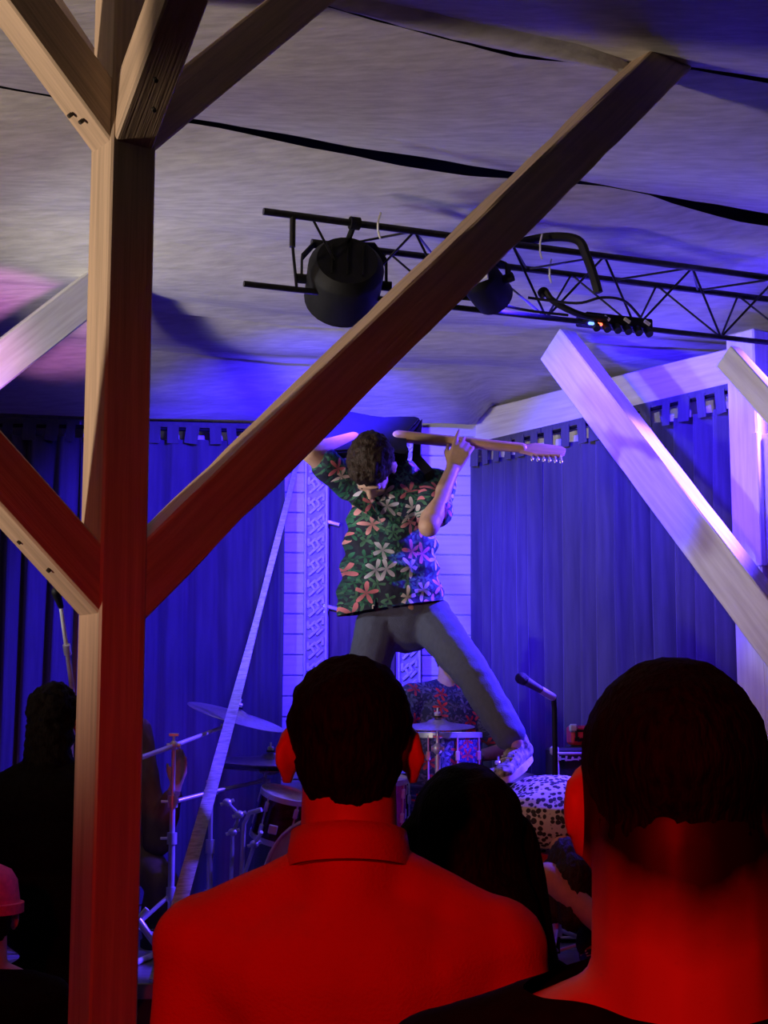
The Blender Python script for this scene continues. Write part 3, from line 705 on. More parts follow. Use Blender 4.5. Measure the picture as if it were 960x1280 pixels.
    if hat:
        bm = BM(); lathe(bm, [(.105, .02), (.112, .022), (.112, .05), (.1, .052), (.097, .07), (.09, .115), (.07, .145), (.035, .16), (0, .163)], T @ M.Translation((0, -.01, 0)) @ M.Diagonal((.95, 1.1, 1, 1)), 32)
        obj('brimmed_hat', bm, hat, t, True)
    return t
audience('man with cropped dark hair in a red collared shirt, seen from behind', 437, 946, 1.93, 0, neck=.059, hair='short', top=shirt_red, topname='collared_shirt', collar=True, necky=-.118, sh=(.172, -.232), rnd=1)
audience('man with clipped nape and bare neck in a black t-shirt, seen from behind', 846, 1016, 1.28, radians(-3), neck=.072, hair='clipped', top=dark_cloth, necky=-.128, ntilt=-.22, skinm=skin_nape, sh=(.19, -.225), rnd=2)
audience('woman with long dark hair between the two men', 584, 1064, 2.35, radians(6), hair='long', top=dark_cloth, necky=-.16, neck=.048, sh=(.16, -.25), rnd=3)
audience('dark haired person in black standing behind the timber post', 66, 905, 5.3, radians(-10), hair='curly', top=dark_cloth, necky=-.12, rnd=4, wide=1.2, longs=True)
audience('person wearing a red hat with a turned up brim', -16, 1150, 4.6, radians(20), hair='short', top=dark_cloth, hat=red_hat, rnd=5, longs=True)
audience('person in black beyond the man with the bare neck', 1150, 1000, 2.3, radians(8), hair='long', top=dark_cloth, rnd=6, longs=True)

# ------------------------------------------------------------------ the guitarist playing behind his head
pt = thing('person', 'guitarist in a floral shirt bowing his head, guitar held behind it', 'person', at(430, 1045, 6.6))
hp = V((468, 583)); HC = at(466, 585, 6.36)
fwd = V((-.12, -.2, -.96)).normalized(); upv = V((-.22, -.95, .25)); upv = (upv - fwd * upv.dot(fwd)).normalized(); rt = fwd.cross(upv)
HT = M((rt, fwd, upv)).transposed().to_4x4(); HT.translation = HC; HS = 1.1
nk0, nk1 = at(492, 603, 6.55), HT @ V((0, -.03, -.09))
SL, SR = at(549, 608, 6.52), at(437, 605, 6.52)            # his left shoulder is on the right of the picture
EL, WL = at(536, 658, 6.27), at(566, 586, 6.44)
ER, WR = at(388, 566, 6.38), at(442, 548, 6.5)
HIP = at(507, 765, 6.6); HL, HR = at(536, 772, 6.58), at(474, 780, 6.58)
KL, AL = at(592, 845, 6.3), at(641, 925, 6.15)
KR, AR = at(446, 895, 6.5), at(434, 1000, 6.62)
CH = at(494, 660, 6.55)
ad = head_prims(HT, HS) + [('c', nk0, nk1, .062, .058), ('c', nk0, SL, .06, .056), ('c', nk0, SR, .06, .056), ('c', nk0, CH, .11, .13), ('e', CH, (.17, .11, .17)), ('c', CH, HIP, .14, .13),
     ('c', SL, EL, .054, .045), ('c', EL, WL, .046, .03), ('c', EL.lerp(WL, .15), EL.lerp(WL, .5), .047, .04), ('c', SR, ER, .054, .044), ('c', ER, WR, .044, .03),
     ('c', HL, KL, .088, .062), ('c', KL, AL, .06, .042), ('c', HR, KR, .088, .062), ('c', KR, AR, .06, .042)]
hand(ad, WL, at(580, 556, 6.42) - WL, V((.15, 1, -.1)), 1.06, -1, (.15, .55, .45, .3), .12, .3) if False else None
dL = (at(584, 545, 6.44) - WL).normalized()
hand(ad, WL, dL, V((.1, 1, .0)), 1.08, 1, (.22, .5, .6, .55), .1, .9)
hand(ad, WR, at(470, 545, 6.56) - WR, V((0, .6, -.6)), 1.05, -1, (.4, .5, .5, .5))
blob('body', ad, skin, pt, .0072, 2)
eyes(HT, HS, pt)
H = lambda x, y, z: HT @ V((x * HS, y * HS, z * HS)); RT = HT.to_3x3()
blob('hair', [('e', H(0, -.018, .05), (.1, .122, .104), RT), ('e', H(0, -.055, -.01), (.085, .07, .075), RT), ('e', H(0, .045, .09), (.08, .064, .05), RT), ('e', H(.055, -.02, .03), (.034, .05, .05), RT), ('e', H(-.055, -.02, .03), (.034, .05, .05), RT)],
     hair_b, pt, .007, 2, disp=lambda co, n: n * (.009 * mnoise.noise(co * 40) + .006 * mnoise.noise(co * 95)))
hemA, hemB = at(412, 771, 6.5), at(568, 748, 6.5); hd_ = (hemB - hemA).normalized(); hn = V((hd_.z, 0, -hd_.x)).normalized()
if hn.z > 0: hn = -hn
sad = [('c', nk0, SL, .075, .075), ('c', nk0, SR, .075, .075), ('c', nk0, CH, .125, .15)]
for px, py, rx in ((492, 622, .2), (489, 650, .2), (487, 680, .21), (487, 710, .222), (488, 740, .235), (490, 765, .245)):
    sad.append(('e', at(px, py, 6.54), (rx, .14, .12)))
sad += [('c', SL, SL.lerp(EL, .62), .073, .08), ('c', SR, SR.lerp(ER, .6), .073, .076)]
nx = at(470, 748, 6.4)
def notch(co): return co.y < 6.56 and co.z < nx.z and abs(co.x - nx.x) < (nx.z - co.z) * .32
def sfold(co, n):
    return n * (.011 * mnoise.noise(V((co.x * 4, co.y * 4, co.z * 15 + co.x * 6))) + .008 * mnoise.noise(co * 13))
blob('floral_shirt', sad, hawaii, pt, .007, 8, cuts=[(hemA, hn)], disp=sfold, kill=notch)
# shirt collar, open
bm = BM()
for s_, a, b, c_ in ((1, at(512, 598, 6.44), at(545, 612, 6.42), at(500, 650, 6.36)), (-1, at(455, 612, 6.4), at(440, 630, 6.36), at(478, 655, 6.36))):
    vsx = [bm.verts.new(p) for p in (a, b, c_, a + V((0, .02, 0)), b + V((0, .02, 0)), c_ + V((0, .02, 0)))]
    bm.faces.new(vsx[:3]); bm.faces.new(vsx[3:][::-1])
    for i, j in ((0, 1), (1, 2), (2, 0)): bm.faces.new((vsx[i], vsx[j], vsx[j + 3], vsx[i + 3]))
obj('shirt_collar', bm, hawaii, pt)
jad = [('e', HIP + V((0, 0, -.02)), (.175, .135, .16)), ('e', HIP + V((-.03, 0, .03)), (.18, .14, .13)), ('c', HL, HL.lerp(KL, .5), .102, .09), ('c', HL.lerp(KL, .5), KL, .09, .078), ('c', KL, KL.lerp(AL, .9), .076, .07), ('c', HR, KR, .104, .078), ('c', KR, AR, .076, .064)]
blob('jeans', jad, denim, pt, .0085, 3, disp=lambda co, n: n * (.005 * mnoise.noise(V((co.x * 8, co.y * 8, co.z * 22))) + .002 * mnoise.noise(co * 26)))
# feet: one on the crouching man's back, the other on the bass drum
fT = M((V((.9, .32, .3)), V((-.3, -.72, -.62)), V((.02, -.5, .86)))).transposed()
fy = V((-.45, -.8, -.3)).normalized(); fz = V((-.25, -.22, .94)); fz = (fz - fy * fz.dot(fy)).normalized(); fx = fy.cross(fz)
FT = M((fx, fy, fz)).transposed().to_4x4(); FT.translation = at(652, 958, 6.2); shoe(FT, pt)
FT2 = M.Rotation(pi - .3, 4, 'Z'); FT2.translation = AR + V((0, 0, -.085)); shoe(FT2, pt)

# guitar
g0 = at(506, 549, 6.52); g1 = at(707, 566, 6.5); gx = (g1 - g0).normalized(); gn = V((0, -.72, .7)); gn = (gn - gx * gn.dot(gx)).normalized(); gy = gn.cross(gx)
GR = M((gx, gy, gn)).transposed(); GT = GR.to_4x4(); GT.translation = g0
gt = thing('electric_guitar', 'dark electric guitar with maple neck held behind the head', 'guitar', g0 - gx * .2)
ol = [(.0, .03), (.045, .1), (.06, .145), (.03, .155), (-.03, .13), (-.1, .115), (-.16, .118), (-.24, .15), (-.32, .16), (-.385, .125), (-.41, .04), (-.405, -.05), (-.37, -.13), (-.29, -.165), (-.2, -.145), (-.13, -.115), (-.07, -.12), (-.01, -.15), (.02, -.145), (.025, -.1), (.0, -.03)]
bm = BM(); prism(bm, ol, .045, GT @ M.Translation((0, 0, -.0225))); bmesh.ops.bevel(bm, geom=bm.edges[:], offset=.008, segments=2, affect='EDGES'); obj('body', bm, guitar_black, gt, True)
bm = BM(); L0 = (g1 - g0).length - .19
caps(bm, GT @ V((-.03, 0, .012)), GT @ V((L0, 0, .006)), .027, .022); obj('neck', bm, maple, gt, True)
bm = BM(); prism(bm, [(L0 - .01, .021), (L0 + .03, .03), (L0 + .06, .042), (L0 + .17, .034), (L0 + .19, .018), (L0 + .185, -.012), (L0 + .165, -.03), (L0 + .06, -.04), (L0 + .02, -.028), (L0 - .01, -.021)], .018, GT @ M.Translation((0, 0, -.008)))
hs_ = obj('headstock', bm, maple, gt)
for k in range(6):
    x = L0 + .045 + k * .025; q = V((x, .0, 0)); sgn = -1 if (GR @ V((0, 1, 0))).z > 0 else 1
    bm = BM(); tube(bm, [GT @ V((x, sgn * .03, 0)), GT @ V((x, sgn * .06, 0))], .0045, 8); ell(bm, GT @ V((x, sgn * .068, 0)), (.008, .013, .008), GR, 10); obj('tuning_peg', bm, chrome, hs_, True)
for y in (-.035, .035):
    bm = BM(); box(bm, GT @ V((-.2, y * 1.6, -.026)), (.07, .03, .012), GR, bevel=.003); obj('pickup', bm, zip_m, gt)
bm = BM(); pts = [GT @ V((.05, .14, .0)), at(520, 572, 6.5), at(536, 590, 6.42), at(545, 618, 6.52), at(530, 600, 6.7), at(470, 575, 6.72), GT @ V((-.4, 0, .03))]
ribbon(bm, pts, [V((.035, .01, .025))] * 7, .004); obj('strap', bm, rubber, gt)

# ------------------------------------------------------------------ the crouching musician in leopard print
ct = thing('person', 'crouching musician in a leopard print top under the guitarist foot', 'person', atz(700, 1215, SZ))
cb = V((at(690, 1000, 6.15).x, 6.15, 0)); C = lambda x, y, z: V((cb.x + x, cb.y + y, SZ + z))
CT = M.Rotation(pi, 4, 'Z') @ M.Rotation(radians(-68), 4, 'X'); CT.translation = C(.03, -.3, .42)
cad = head_prims(CT) + [('c', C(.02, -.16, .55), CT @ V((0, -.02, -.06)), .058, .056), ('e', C(.01, .05, .61), (.19, .22, .13)), ('e', C(.02, .22, .5), (.17, .16, .16)),
      ('c', C(-.17, -.08, .57), C(-.24, -.2, .3), .052, .042), ('c', C(-.24, -.2, .3), C(-.17, -.28, .05), .042, .03), ('c', C(.2, -.08, .57), C(.1, -.26, .33), .052, .044), ('c', C(.2, -.08, .57), C(-.06, -.36, .4), .05, .045), ('c', C(-.06, -.4, .42), C(.14, -.44, .24), .052, .044), ('c', C(.14, -.44, .24), C(.2, -.36, .06), .04, .03),
      ('c', C(-.1, .28, .42), C(-.16, -.08, .3), .085, .062), ('c', C(-.16, -.08, .3), C(-.14, .14, .07), .06, .045), ('c', C(.12, .28, .42), C(.18, -.06, .3), .085, .062), ('c', C(.18, -.06, .3), C(.16, .14, .07), .06, .045)]
hand(cad, C(-.17, -.28, .05), V((.1, -.8, -.25)), V((0, -.3, -1)), 1, 1, (.1, .2, .2, .2)); hand(cad, C(.2, -.36, .06), V((.0, -.8, -.3)), V((0, -.3, -1)), 1, -1, (.1, .2, .2, .2))
blob('body', cad, skin, ct, .009, 3); eyes(CT, 1, ct)
lad = [('e', C(.01, .05, .63), (.23, .25, .15)), ('e', C(.02, .22, .54), (.2, .18, .17)), ('e', C(.01, -.12, .61), (.24, .12, .12)), ('c', C(-.17, -.08, .57), C(-.225, -.17, .37), .075, .068), ('c', C(.2, -.08, .57), C(.13, -.2, .43), .075, .068)]
blob('leopard_top', lad, leopard, ct, .009, 4, disp=lambda co, n: n * .012 * mnoise.noise(co * 9))
blob('hair', [('e', CT @ V((0, -.02, .045)), (.088, .105, .095), CT.to_3x3()), ('c', CT @ V((0, .02, .09)), C(.02, -.4, .27), .07, .05), ('c', CT @ V((.06, 0, .03)), C(-.05, -.36, .28), .05, .04), ('c', CT @ V((-.06, 0, .03)), C(.1, -.37, .3), .05, .035)], hair_b, ct, .008, 2,
     disp=lambda co, n: n * (.01 * mnoise.noise(V((co.x * 50, co.y * 50, co.z * 8))) + .006 * mnoise.noise(co * 80)))
blob('trousers', [('e', C(.02, .28, .44), (.18, .16, .15)), ('c', C(-.1, .28, .42), C(-.16, -.08, .3), .1, .078), ('c', C(-.16, -.08, .3), C(-.14, .14, .1), .074, .06), ('c', C(.12, .28, .42), C(.18, -.06, .3), .1, .078), ('c', C(.18, -.06, .3), C(.16, .14, .1), .074, .06)], dark_denim, ct, .01, 3)
for x in (-.14, .16):
    Tt = M.Rotation(pi, 4, 'Z'); Tt.translation = C(x, .14, 0); shoe(Tt, ct, (rubber, sole_m))

# ------------------------------------------------------------------ drum riser, drummer
bm = BM(); box(bm, (.2, 7.98, SZ + .1), (1.0, .8, .2), bevel=.006); tag(obj('drum_riser', bm, skirt_m), 'low dark riser under the drummer', 'riser')
RZ = SZ + .2
dt = thing('person', 'drummer in a blue print shirt with red flowers behind the guitarist', 'person', V((at(560, 900, 7.95).x, 7.95, RZ)))
dx = at(560, 900, 7.95).x; D = lambda x, y, z: V((dx + x, 7.95 + y, z))
dh = at(563, 812, 7.9).z; DT = M.Rotation(pi, 4, 'Z') @ M.Rotation(radians(-12), 4, 'X'); DT.translation = D(.01, -.06, dh)
sz_ = dh - .24; hz = dh - .72
dad = head_prims(DT) + [('c', D(0, 0, dh - .22), D(.01, -.03, dh - .03), .06, .055), ('c', D(0, 0, dh - .2), D(.17, 0, sz_), .055, .055), ('c', D(0, 0, dh - .2), D(-.17, 0, sz_), .055, .055), ('e', D(0, 0, dh - .42), (.16, .11, .2)), ('e', D(0, 0, hz + .05), (.16, .12, .2)),
      ('c', D(-.18, 0, sz_), D(-.27, -.08, sz_ - .28), .052, .042), ('c', D(-.27, -.08, sz_ - .28), D(-.12, -.32, sz_ - .3), .042, .03), ('c', D(.18, 0, sz_), D(.27, -.08, sz_ - .28), .052, .042), ('c', D(.27, -.08, sz_ - .28), D(.14, -.32, sz_ - .3), .042, .03),
      ('c', D(-.1, 0, hz), D(-.24, -.36, hz + .02), .085, .062), ('c', D(-.24, -.36, hz + .02), D(-.24, -.34, RZ + .08), .06, .042), ('c', D(.1, 0, hz), D(.24, -.36, hz + .02), .085, .062), ('c', D(.24, -.36, hz + .02), D(.24, -.34, RZ + .08), .06, .042)]
hand(dad, D(-.12, -.32, sz_ - .3), V((.3, -.9, .0)), V((0, 0, -1)), 1, 1, (.8, .9, .9, .9)); hand(dad, D(.14, -.32, sz_ - .3), V((-.3, -.9, .0)), V((0, 0, -1)), 1, -1, (.8, .9, .9, .9))
blob('body', dad, skin, dt, .0095, 3); eyes(DT, 1, dt)
blob('hair', [('e', DT @ V((0, -.018, .045)), (.088, .105, .093), DT.to_3x3()), ('e', DT @ V((0, -.05, -.03)), (.08, .07, .1), DT.to_3x3())], hair_b, dt, .009, 2, disp=lambda co, n: n * .01 * mnoise.noise(co * 40))
blob('print_shirt', [('c', D(0, 0, dh - .21), D(.17, 0, sz_), .07, .075), ('c', D(0, 0, dh - .21), D(-.17, 0, sz_), .07, .075), ('e', D(0, 0, dh - .42), (.185, .135, .22)), ('e', D(0, 0, hz + .06), (.19, .15, .22)), ('c', D(-.18, 0, sz_), D(-.25, -.06, sz_ - .2), .075, .08), ('c', D(.18, 0, sz_), D(.25, -.06, sz_ - .2), .075, .08)], drummer_print, dt, .01, 4, disp=lambda co, n: n * .012 * mnoise.noise(co * 9))
blob('trousers', [('e', D(0, 0, hz), (.18, .15, .13)), ('c', D(-.1, 0, hz), D(-.24, -.36, hz + .02), .1, .078), ('c', D(-.24, -.36, hz + .02), D(-.24, -.34, RZ + .1), .074, .06), ('c', D(.1, 0, hz), D(.24, -.36, hz + .02), .1, .078), ('c', D(.24, -.36, hz + .02), D(.24, -.34, RZ + .1), .074, .06)], dark_denim, dt, .011, 3)
for x in (-.24, .24):
    Tt = M.Rotation(pi, 4, 'Z'); Tt.translation = D(x, -.34, RZ); shoe(Tt, dt, (rubber, sole_m))
def stool(label, x, y, z0, z1):
    t = thing('stool', label, 'stool', V((x, y, z0)))
    bm = BM(); lathe(bm, [(0, z1 - .07), (.15, z1 - .07), (.165, z1 - .05), (.165, z1 - .015), (.15, z1), (0, z1)], M.Translation((x, y, 0)), 24); obj('seat', bm, rubber, t, True)
    bm = BM(); tube(bm, [(x, y, z0 + .1), (x, y, z1 - .06)], .016, 10); obj('pillar', bm, chrome, t, True)
    for k in range(3):
        a = k * 2.094 + .4; bm = BM(); tube(bm, [(x, y, z0 + .28), (x + .24 * cos(a), y + .24 * sin(a), z0 + .012)], .011, 8); obj('leg', bm, chrome, t, True)
stool('round black drum stool under the drummer', dx, 7.95, RZ, hz - .1)

# ------------------------------------------------------------------ seated musician in brown
mx_ = at(121, 1000, 7.25).x; mt = thing('person', 'seated musician in brown raising a hand behind the cymbal stand', 'person', V((mx_, 7.25, SZ)))
B = lambda x, y, z: V((mx_ + x, 7.25 + y, SZ + z))
BT = M.Rotation(pi + .5, 4, 'Z'); BT.translation = B(0, -.03, 1.2)
bw = at(219, 985, 7.05)
be = at(196, 1052, 7.05)
bk = at(203, 1105, 6.98)
mad = head_prims(BT) + [('c', B(0, 0, .98), B(0, -.02, 1.15), .06, .055), ('c', B(0, 0, 1.0), B(.18, 0, .94), .055, .055), ('c', B(0, 0, 1.0), B(-.18, 0, .94), .055, .055), ('e', B(0, 0, .78), (.16, .11, .2)), ('e', B(0, 0, .58), (.16, .12, .18)),
      ('c', B(.18, 0, .94), be, .052, .043), ('c', be, bw, .043, .03), ('c', B(-.18, 0, .94), B(-.25, -.1, .66), .052, .042), ('c', B(-.25, -.1, .66), B(-.1, -.3, .6), .042, .03),
      ('c', B(.09, 0, .5), bk, .085, .062), ('c', bk, B(.3, -.22, .08), .06, .042), ('c', B(-.09, 0, .5), B(-.16, -.4, .5), .085, .062), ('c', B(-.16, -.4, .5), B(-.16, -.36, .08), .06, .042)]
hand(mad, bw, at(230, 945, 7.05) - bw, V((-.6, -.7, 0)), 1.05, -1, (.15, .2, .2, .25), .08); hand(mad, B(-.1, -.3, .6), V((.5, -.8, 0)), V((0, 0, -1)), 1, 1)
skin_m2 = skin
blob('body', mad, skin, mt, .009, 3); eyes(BT, 1, mt)
blob('hair', [('e', BT @ V((0, -.018, .045)), (.086, .103, .092), BT.to_3x3()), ('e', BT @ V((0, -.05, -.02)), (.075, .065, .07), BT.to_3x3())], hair_b, mt, .009, 2, disp=lambda co, n: n * .008 * mnoise.noise(co * 45))
blob('jacket', [('c', B(0, 0, .99), B(.18, 0, .94), .07, .07), ('c', B(0, 0, .99), B(-.18, 0, .94), .07, .07), ('e', B(0, 0, .78), (.185, .14, .22)), ('e', B(.01, 0, .56), (.2, .16, .18)), ('c', B(.18, 0, .94), be, .07, .064), ('c', be, be.lerp(bw, .82), .064, .05), ('c', B(-.18, 0, .94), B(-.25, -.1, .66), .07, .06), ('c', B(-.25, -.1, .66), B(-.13, -.27, .61), .06, .048)], dark_brown, mt, .01, 3, disp=lambda co, n: n * .012 * mnoise.noise(co * 10))
blob('trousers', [('e', B(0, 0, .5), (.18, .15, .12)), ('c', B(.09, 0, .5), bk, .1, .078), ('c', bk, B(.3, -.22, .1), .074, .058), ('c', B(-.09, 0, .5), B(-.16, -.4, .5), .1, .078), ('c', B(-.16, -.4, .5), B(-.16, -.36, .1), .074, .06)], dark_brown, mt, .011, 3)
for x, y in ((.3, -.22), (-.16, -.36)):
    Tt = M.Rotation(pi + .2, 4, 'Z'); Tt.translation = B(x, y, 0); shoe(Tt, mt, (rubber, rubber))
stool('black round stool under the seated musician in brown', mx_, 7.25, SZ, SZ + .4)

# ------------------------------------------------------------------ drum kit
def cymbal(name, label, c, nrm, rad, m=bronze, two=False):
    t = thing(name, label, 'cymbal', c); T = M.Translation(c) @ frame(nrm).to_4x4()
    prof = [(.008, .026), (.02, .025), (.04, .018), (.052, .008), (rad * .6, -.002), (rad, -.012), (rad, -.014), (rad * .6, -.0045), (.052, .0055), (.04, .015), (.008, .023)]
    bm = BM(); lathe(bm, prof, T, 40); obj('plate', bm, m, t, True)
    if two:
        bm = BM(); lathe(bm, [(r, -.05 - z) for r, z in prof], T, 40); obj('plate', bm, m, t, True)
    bm = BM(); tube(bm, [T @ V((0, 0, -.04)), T @ V((0, 0, .075))], .0045, 8); obj('centre_rod', bm, chrome, t, True)
    bm = BM(); lathe(bm, [(0, .036), (.014, .036), (.016, .05), (.012, .056), (0, .056)], T, 14); obj('wing_nut', bm, chrome, t, True)
    bm = BM(); lathe(bm, [(0, .03), (.02, .03), (.02, .038), (0, .038)], T, 14); obj('felt', bm, rubber, t, True)
    return t
def tripod(t, x, y, z0, hh, r=.0095, ang0=.6, spread=.3):
    for k in range(3):
        a = ang0 + k * 2.094; e = V((x + spread * cos(a), y + spread * sin(a), z0 + .018))
        bm = BM(); tube(bm, [V((x, y, z0 + hh)), e], r, 8); lg = obj('leg', bm, chrome, t, True)
        bm = BM(); tube(bm, [e - V((cos(a), sin(a), 0)) * .02 + V((0, 0, .012)), e + V((cos(a), sin(a), -.3)) * .02], .016, 8); obj('rubber_foot', bm, rubber, lg, True)
        bm = BM(); tube(bm, [V((x, y, z0 + hh * .25)), V((x, y, z0 + hh)).lerp(e, .55)], r * .7, 8); obj('brace_bar', bm, chrome, t, True)
    bm = BM(); tube(bm, [V((x, y, z0 + hh - .03)), V((x, y, z0 + hh + .03))], .021, 12); obj('collar', bm, chrome, t, True)
def joint(t, p, r=.02, knob=None):
    bm = BM(); ell(bm, p, (r, r, r * 1.15), seg=12); tube(bm, [p - V((.03, 0, 0)), p + V((.03, 0, 0))], r * .55, 10); tube(bm, [p + V((0, 0, r)), p + V((0, 0, r * 2.1))], .006, 8)
    box(bm, p + V((0, 0, r * 2.3)), (.045, .01, .014), bevel=.003); j = obj('tilter', bm, chrome, t, True)
    return j
# left boom stand
Y1 = 6.72; b1 = atz(213, 1182, SZ); b1 = V((at(214, 1100, Y1).x, Y1, SZ))
st = thing('cymbal_stand', 'tall chrome boom cymbal stand on splayed tripod legs', 'cymbal stand', b1)
tp = at(217, 932, Y1)
tripod(st, b1.x, b1.y, SZ, .25, ang0=-.5)
for za, zb, r in ((SZ + .02, at(217, 1045, Y1).z, .0145), (at(217, 1050, Y1).z, at(217, 1000, Y1).z, .012), (at(217, 1003, Y1).z, tp.z, .0095)):
    bm = BM(); tube(bm, [V((b1.x, b1.y, za)), V((b1.x, b1.y, zb))], r, 12); obj('tube', bm, chrome, st, True)
for py in (1002, 1048):
    z = at(217, py, Y1).z; bm = BM(); tube(bm, [V((b1.x, b1.y, z - .025)), V((b1.x, b1.y, z + .025))], .022, 12); tube(bm, [V((b1.x - .05, b1.y, z)), V((b1.x, b1.y, z))], .006, 8); obj('clamp', bm, chrome, st, True)
tp = V((b1.x, b1.y, tp.z)); joint(st, tp)
ba0, ba1 = at(168, 950, 6.5), at(284, 907, 7.15)
bm = BM(); tube(bm, [ba0, tp, ba1], [.0115, .0105, .008], 10); obj('boom_arm', bm, chrome, st, True)
joint(st, ba1, .016)
cc = at(296, 893, 7.2); bm = BM(); tube(bm, [ba1, at(292, 903, 7.18), cc], .006, 8); obj('tilter_rod', bm, chrome, st, True)
cymbal('crash_cymbal', 'tilted crash cymbal on the tall boom stand', cc, V((.28, -.1, .95)), .237)
# second stand
Y2 = 6.9; b2 = V((at(262, 1100, Y2).x, Y2, SZ)); tp2 = at(262, 990, Y2)
st = thing('cymbal_stand', 'shorter chrome boom stand beside the twisted strap', 'cymbal stand', b2)
tripod(st, b2.x, b2.y, SZ, .22, ang0=.2)
for za, zb, r in ((SZ + .02, at(262, 1060, Y2).z, .014), (at(262, 1062, Y2).z, tp2.z, .0105)):
    bm = BM(); tube(bm, [V((b2.x, b2.y, za)), V((b2.x, b2.y, zb))], r, 12); obj('tube', bm, chrome, st, True)
z = at(262, 1058, Y2).z; bm = BM(); tube(bm, [V((b2.x, b2.y, z - .03)), V((b2.x, b2.y, z + .03))], .02, 12); obj('clamp', bm, chrome, st, True)
tp2 = V((b2.x, b2.y, tp2.z)); joint(st, tp2)
bb0, bb1 = at(222, 1001, 6.74), at(330, 976, 7.15)
bm = BM(); tube(bm, [bb0, tp2, bb1], [.01, .0095, .008], 10); obj('boom_arm', bm, chrome, st, True); joint(st, bb1, .018)
hc = at(338, 948, 7.2); bm = BM(); tube(bm, [bb1, hc - Z * .02], .0065, 8); obj('tilter_rod', bm, chrome, st, True)
cymbal('hi_hat_cymbals', 'pair of hi-hat cymbals behind the man in the red shirt', hc, V((.03, -.06, 1)), .265, two=True)
# drums
def drum(name, label, c, axis, rad, ln, m, hm, lugs=6, mount=None):
    t = thing(name, label, 'drum', c); R = frame(axis); T = M.Translation(c) @ R.to_4x4()
    bm = BM(); lathe(bm, [(rad * .985, -ln / 2), (rad, -ln / 2), (rad, ln / 2), (rad * .985, ln / 2), (rad * .98, ln / 2 - .01), (rad * .98, -ln / 2 + .01), (rad * .985, -ln / 2)], T, 36); obj('shell', bm, m, t, True)
    for s in (-1, 1):
        bm = BM(); lathe(bm, [(rad * 1.0, s * (ln / 2 - .012)), (rad * 1.045, s * (ln / 2 - .012)), (rad * 1.045, s * (ln / 2 + .012)), (rad * 1.01, s * (ln / 2 + .014)), (rad * 1.0, s * (ln / 2 - .012))], T, 36); obj('hoop', bm, chrome, t, True)
        bm = BM(); lathe(bm, [(0, s * (ln / 2 + .004)), (rad, s * (ln / 2 + .002)), (rad, s * (ln / 2 - .002)), (0, s * ln / 2)], T, 36); obj('drum_head', bm, hm, t, True)
    for k in range(lugs):
        a = 2 * pi * k / lugs + .3; o = V((rad * 1.03 * cos(a), rad * 1.03 * sin(a), 0))
        bm = BM(); tube(bm, [T @ (o + V((0, 0, -ln / 2))), T @ (o + V((0, 0, ln / 2)))], .0042, 6); box(bm, T @ (o * .995 + V((0, 0, ln * .26))), (.02, .02, .045), R, bevel=.004); box(bm, T @ (o * .995 - V((0, 0, ln * .26))), (.02, .02, .045), R, bevel=.004); obj('lug', bm, chrome, t)
    return t, T
bc = V((at(432, 1120, 6.62).x, 6.62, SZ + .285))
bd, bT = drum('bass_drum', 'bass drum lying on its side behind the red shirt', bc, V((-.5, -.8, .08)), .28, .4, drum_dark, drum_blue, 8)
for s in (-1, 1):
    bm = BM(); p = bc + V((.24 * s, -.1, -.13)); tube(bm, [p, V((p.x + .1 * s, p.y - .12, SZ + .012))], .009, 8); obj('spur', bm, chrome, bd, True)
tc_ = at(350, 1020, 7.0)
td, tT = drum('rack_tom', 'small dark rack tom with a square badge', tc_, V((.25, -.2, .95)), .111, .2, drum_dark, zip_m, 5)
bm = BM(); p = at(341, 1037, 6.872); box(bm, p, (.04, .012, .04), frame(V((.2, -.1, .95))), bevel=.003); obj('badge', bm, chrome, td)
bm = BM(); tube(bm, [at(327, 1012, 6.8), at(312, 1016, 6.82), at(305, 1030, 6.84), at(302, 1090, 6.86), V((at(302, 1090, 6.86).x, 6.86, SZ + .02))], .011, 8); obj('mount_arm', bm, chrome, td, True)
for px, py in ((284, 1003), (299, 1018), (291, 1040), (318, 1055)):
    bm = BM(); p = at(px, py, 6.84); ell(bm, p, (.022, .02, .018), seg=10); tube(bm, [p - V((.03, 0, .01)), p + V((.03, 0, .01))], .008, 8); obj('clamp_knob', bm, chrome, td, True)
bm = BM(); tube(bm, [at(299, 1020, 6.84), at(291, 1042, 6.84), at(289, 1100, 6.84)], .009, 8); tube(bm, [at(284, 1003, 6.84), at(299, 1018, 6.84)], .007, 8); tube(bm, [at(327, 1040, 6.8), at(318, 1055, 6.84), at(306, 1092, 6.84)], .009, 8); obj('bracket', bm, chrome, td, True)
mc = at(462, 1002, 7.05)
mgd, _ = drum('rack_tom', 'magenta rack tom between the red shirt and the long haired woman', mc, V((.05, -.1, 1)), .165, .21, drum_pink, zip_m, 8)
bm = BM(); 
fc = at(556, 945, 7.42); ft, fT_ = drum('floor_tom', 'print covered tall drum in front of the drummer', V((fc.x, 7.42, fc.z - .1)), V((0, 0, 1)), .175, .4, drummer_print, zip_m, 8)
for k in range(3):
    a = k * 2.094 + .5; x, y = fc.x + .195 * cos(a), 7.42 + .195 * sin(a)
    bm = BM(); tube(bm, [(x, y, fc.z - .05), (x, y, SZ + .01)], .008, 8); obj('leg', bm, chrome, ft, True)
bm = BM(); box(bm, (mc.x, 7.0, (mc.z - .1 + SZ) / 2), (.0, 0, 0)) if False else None
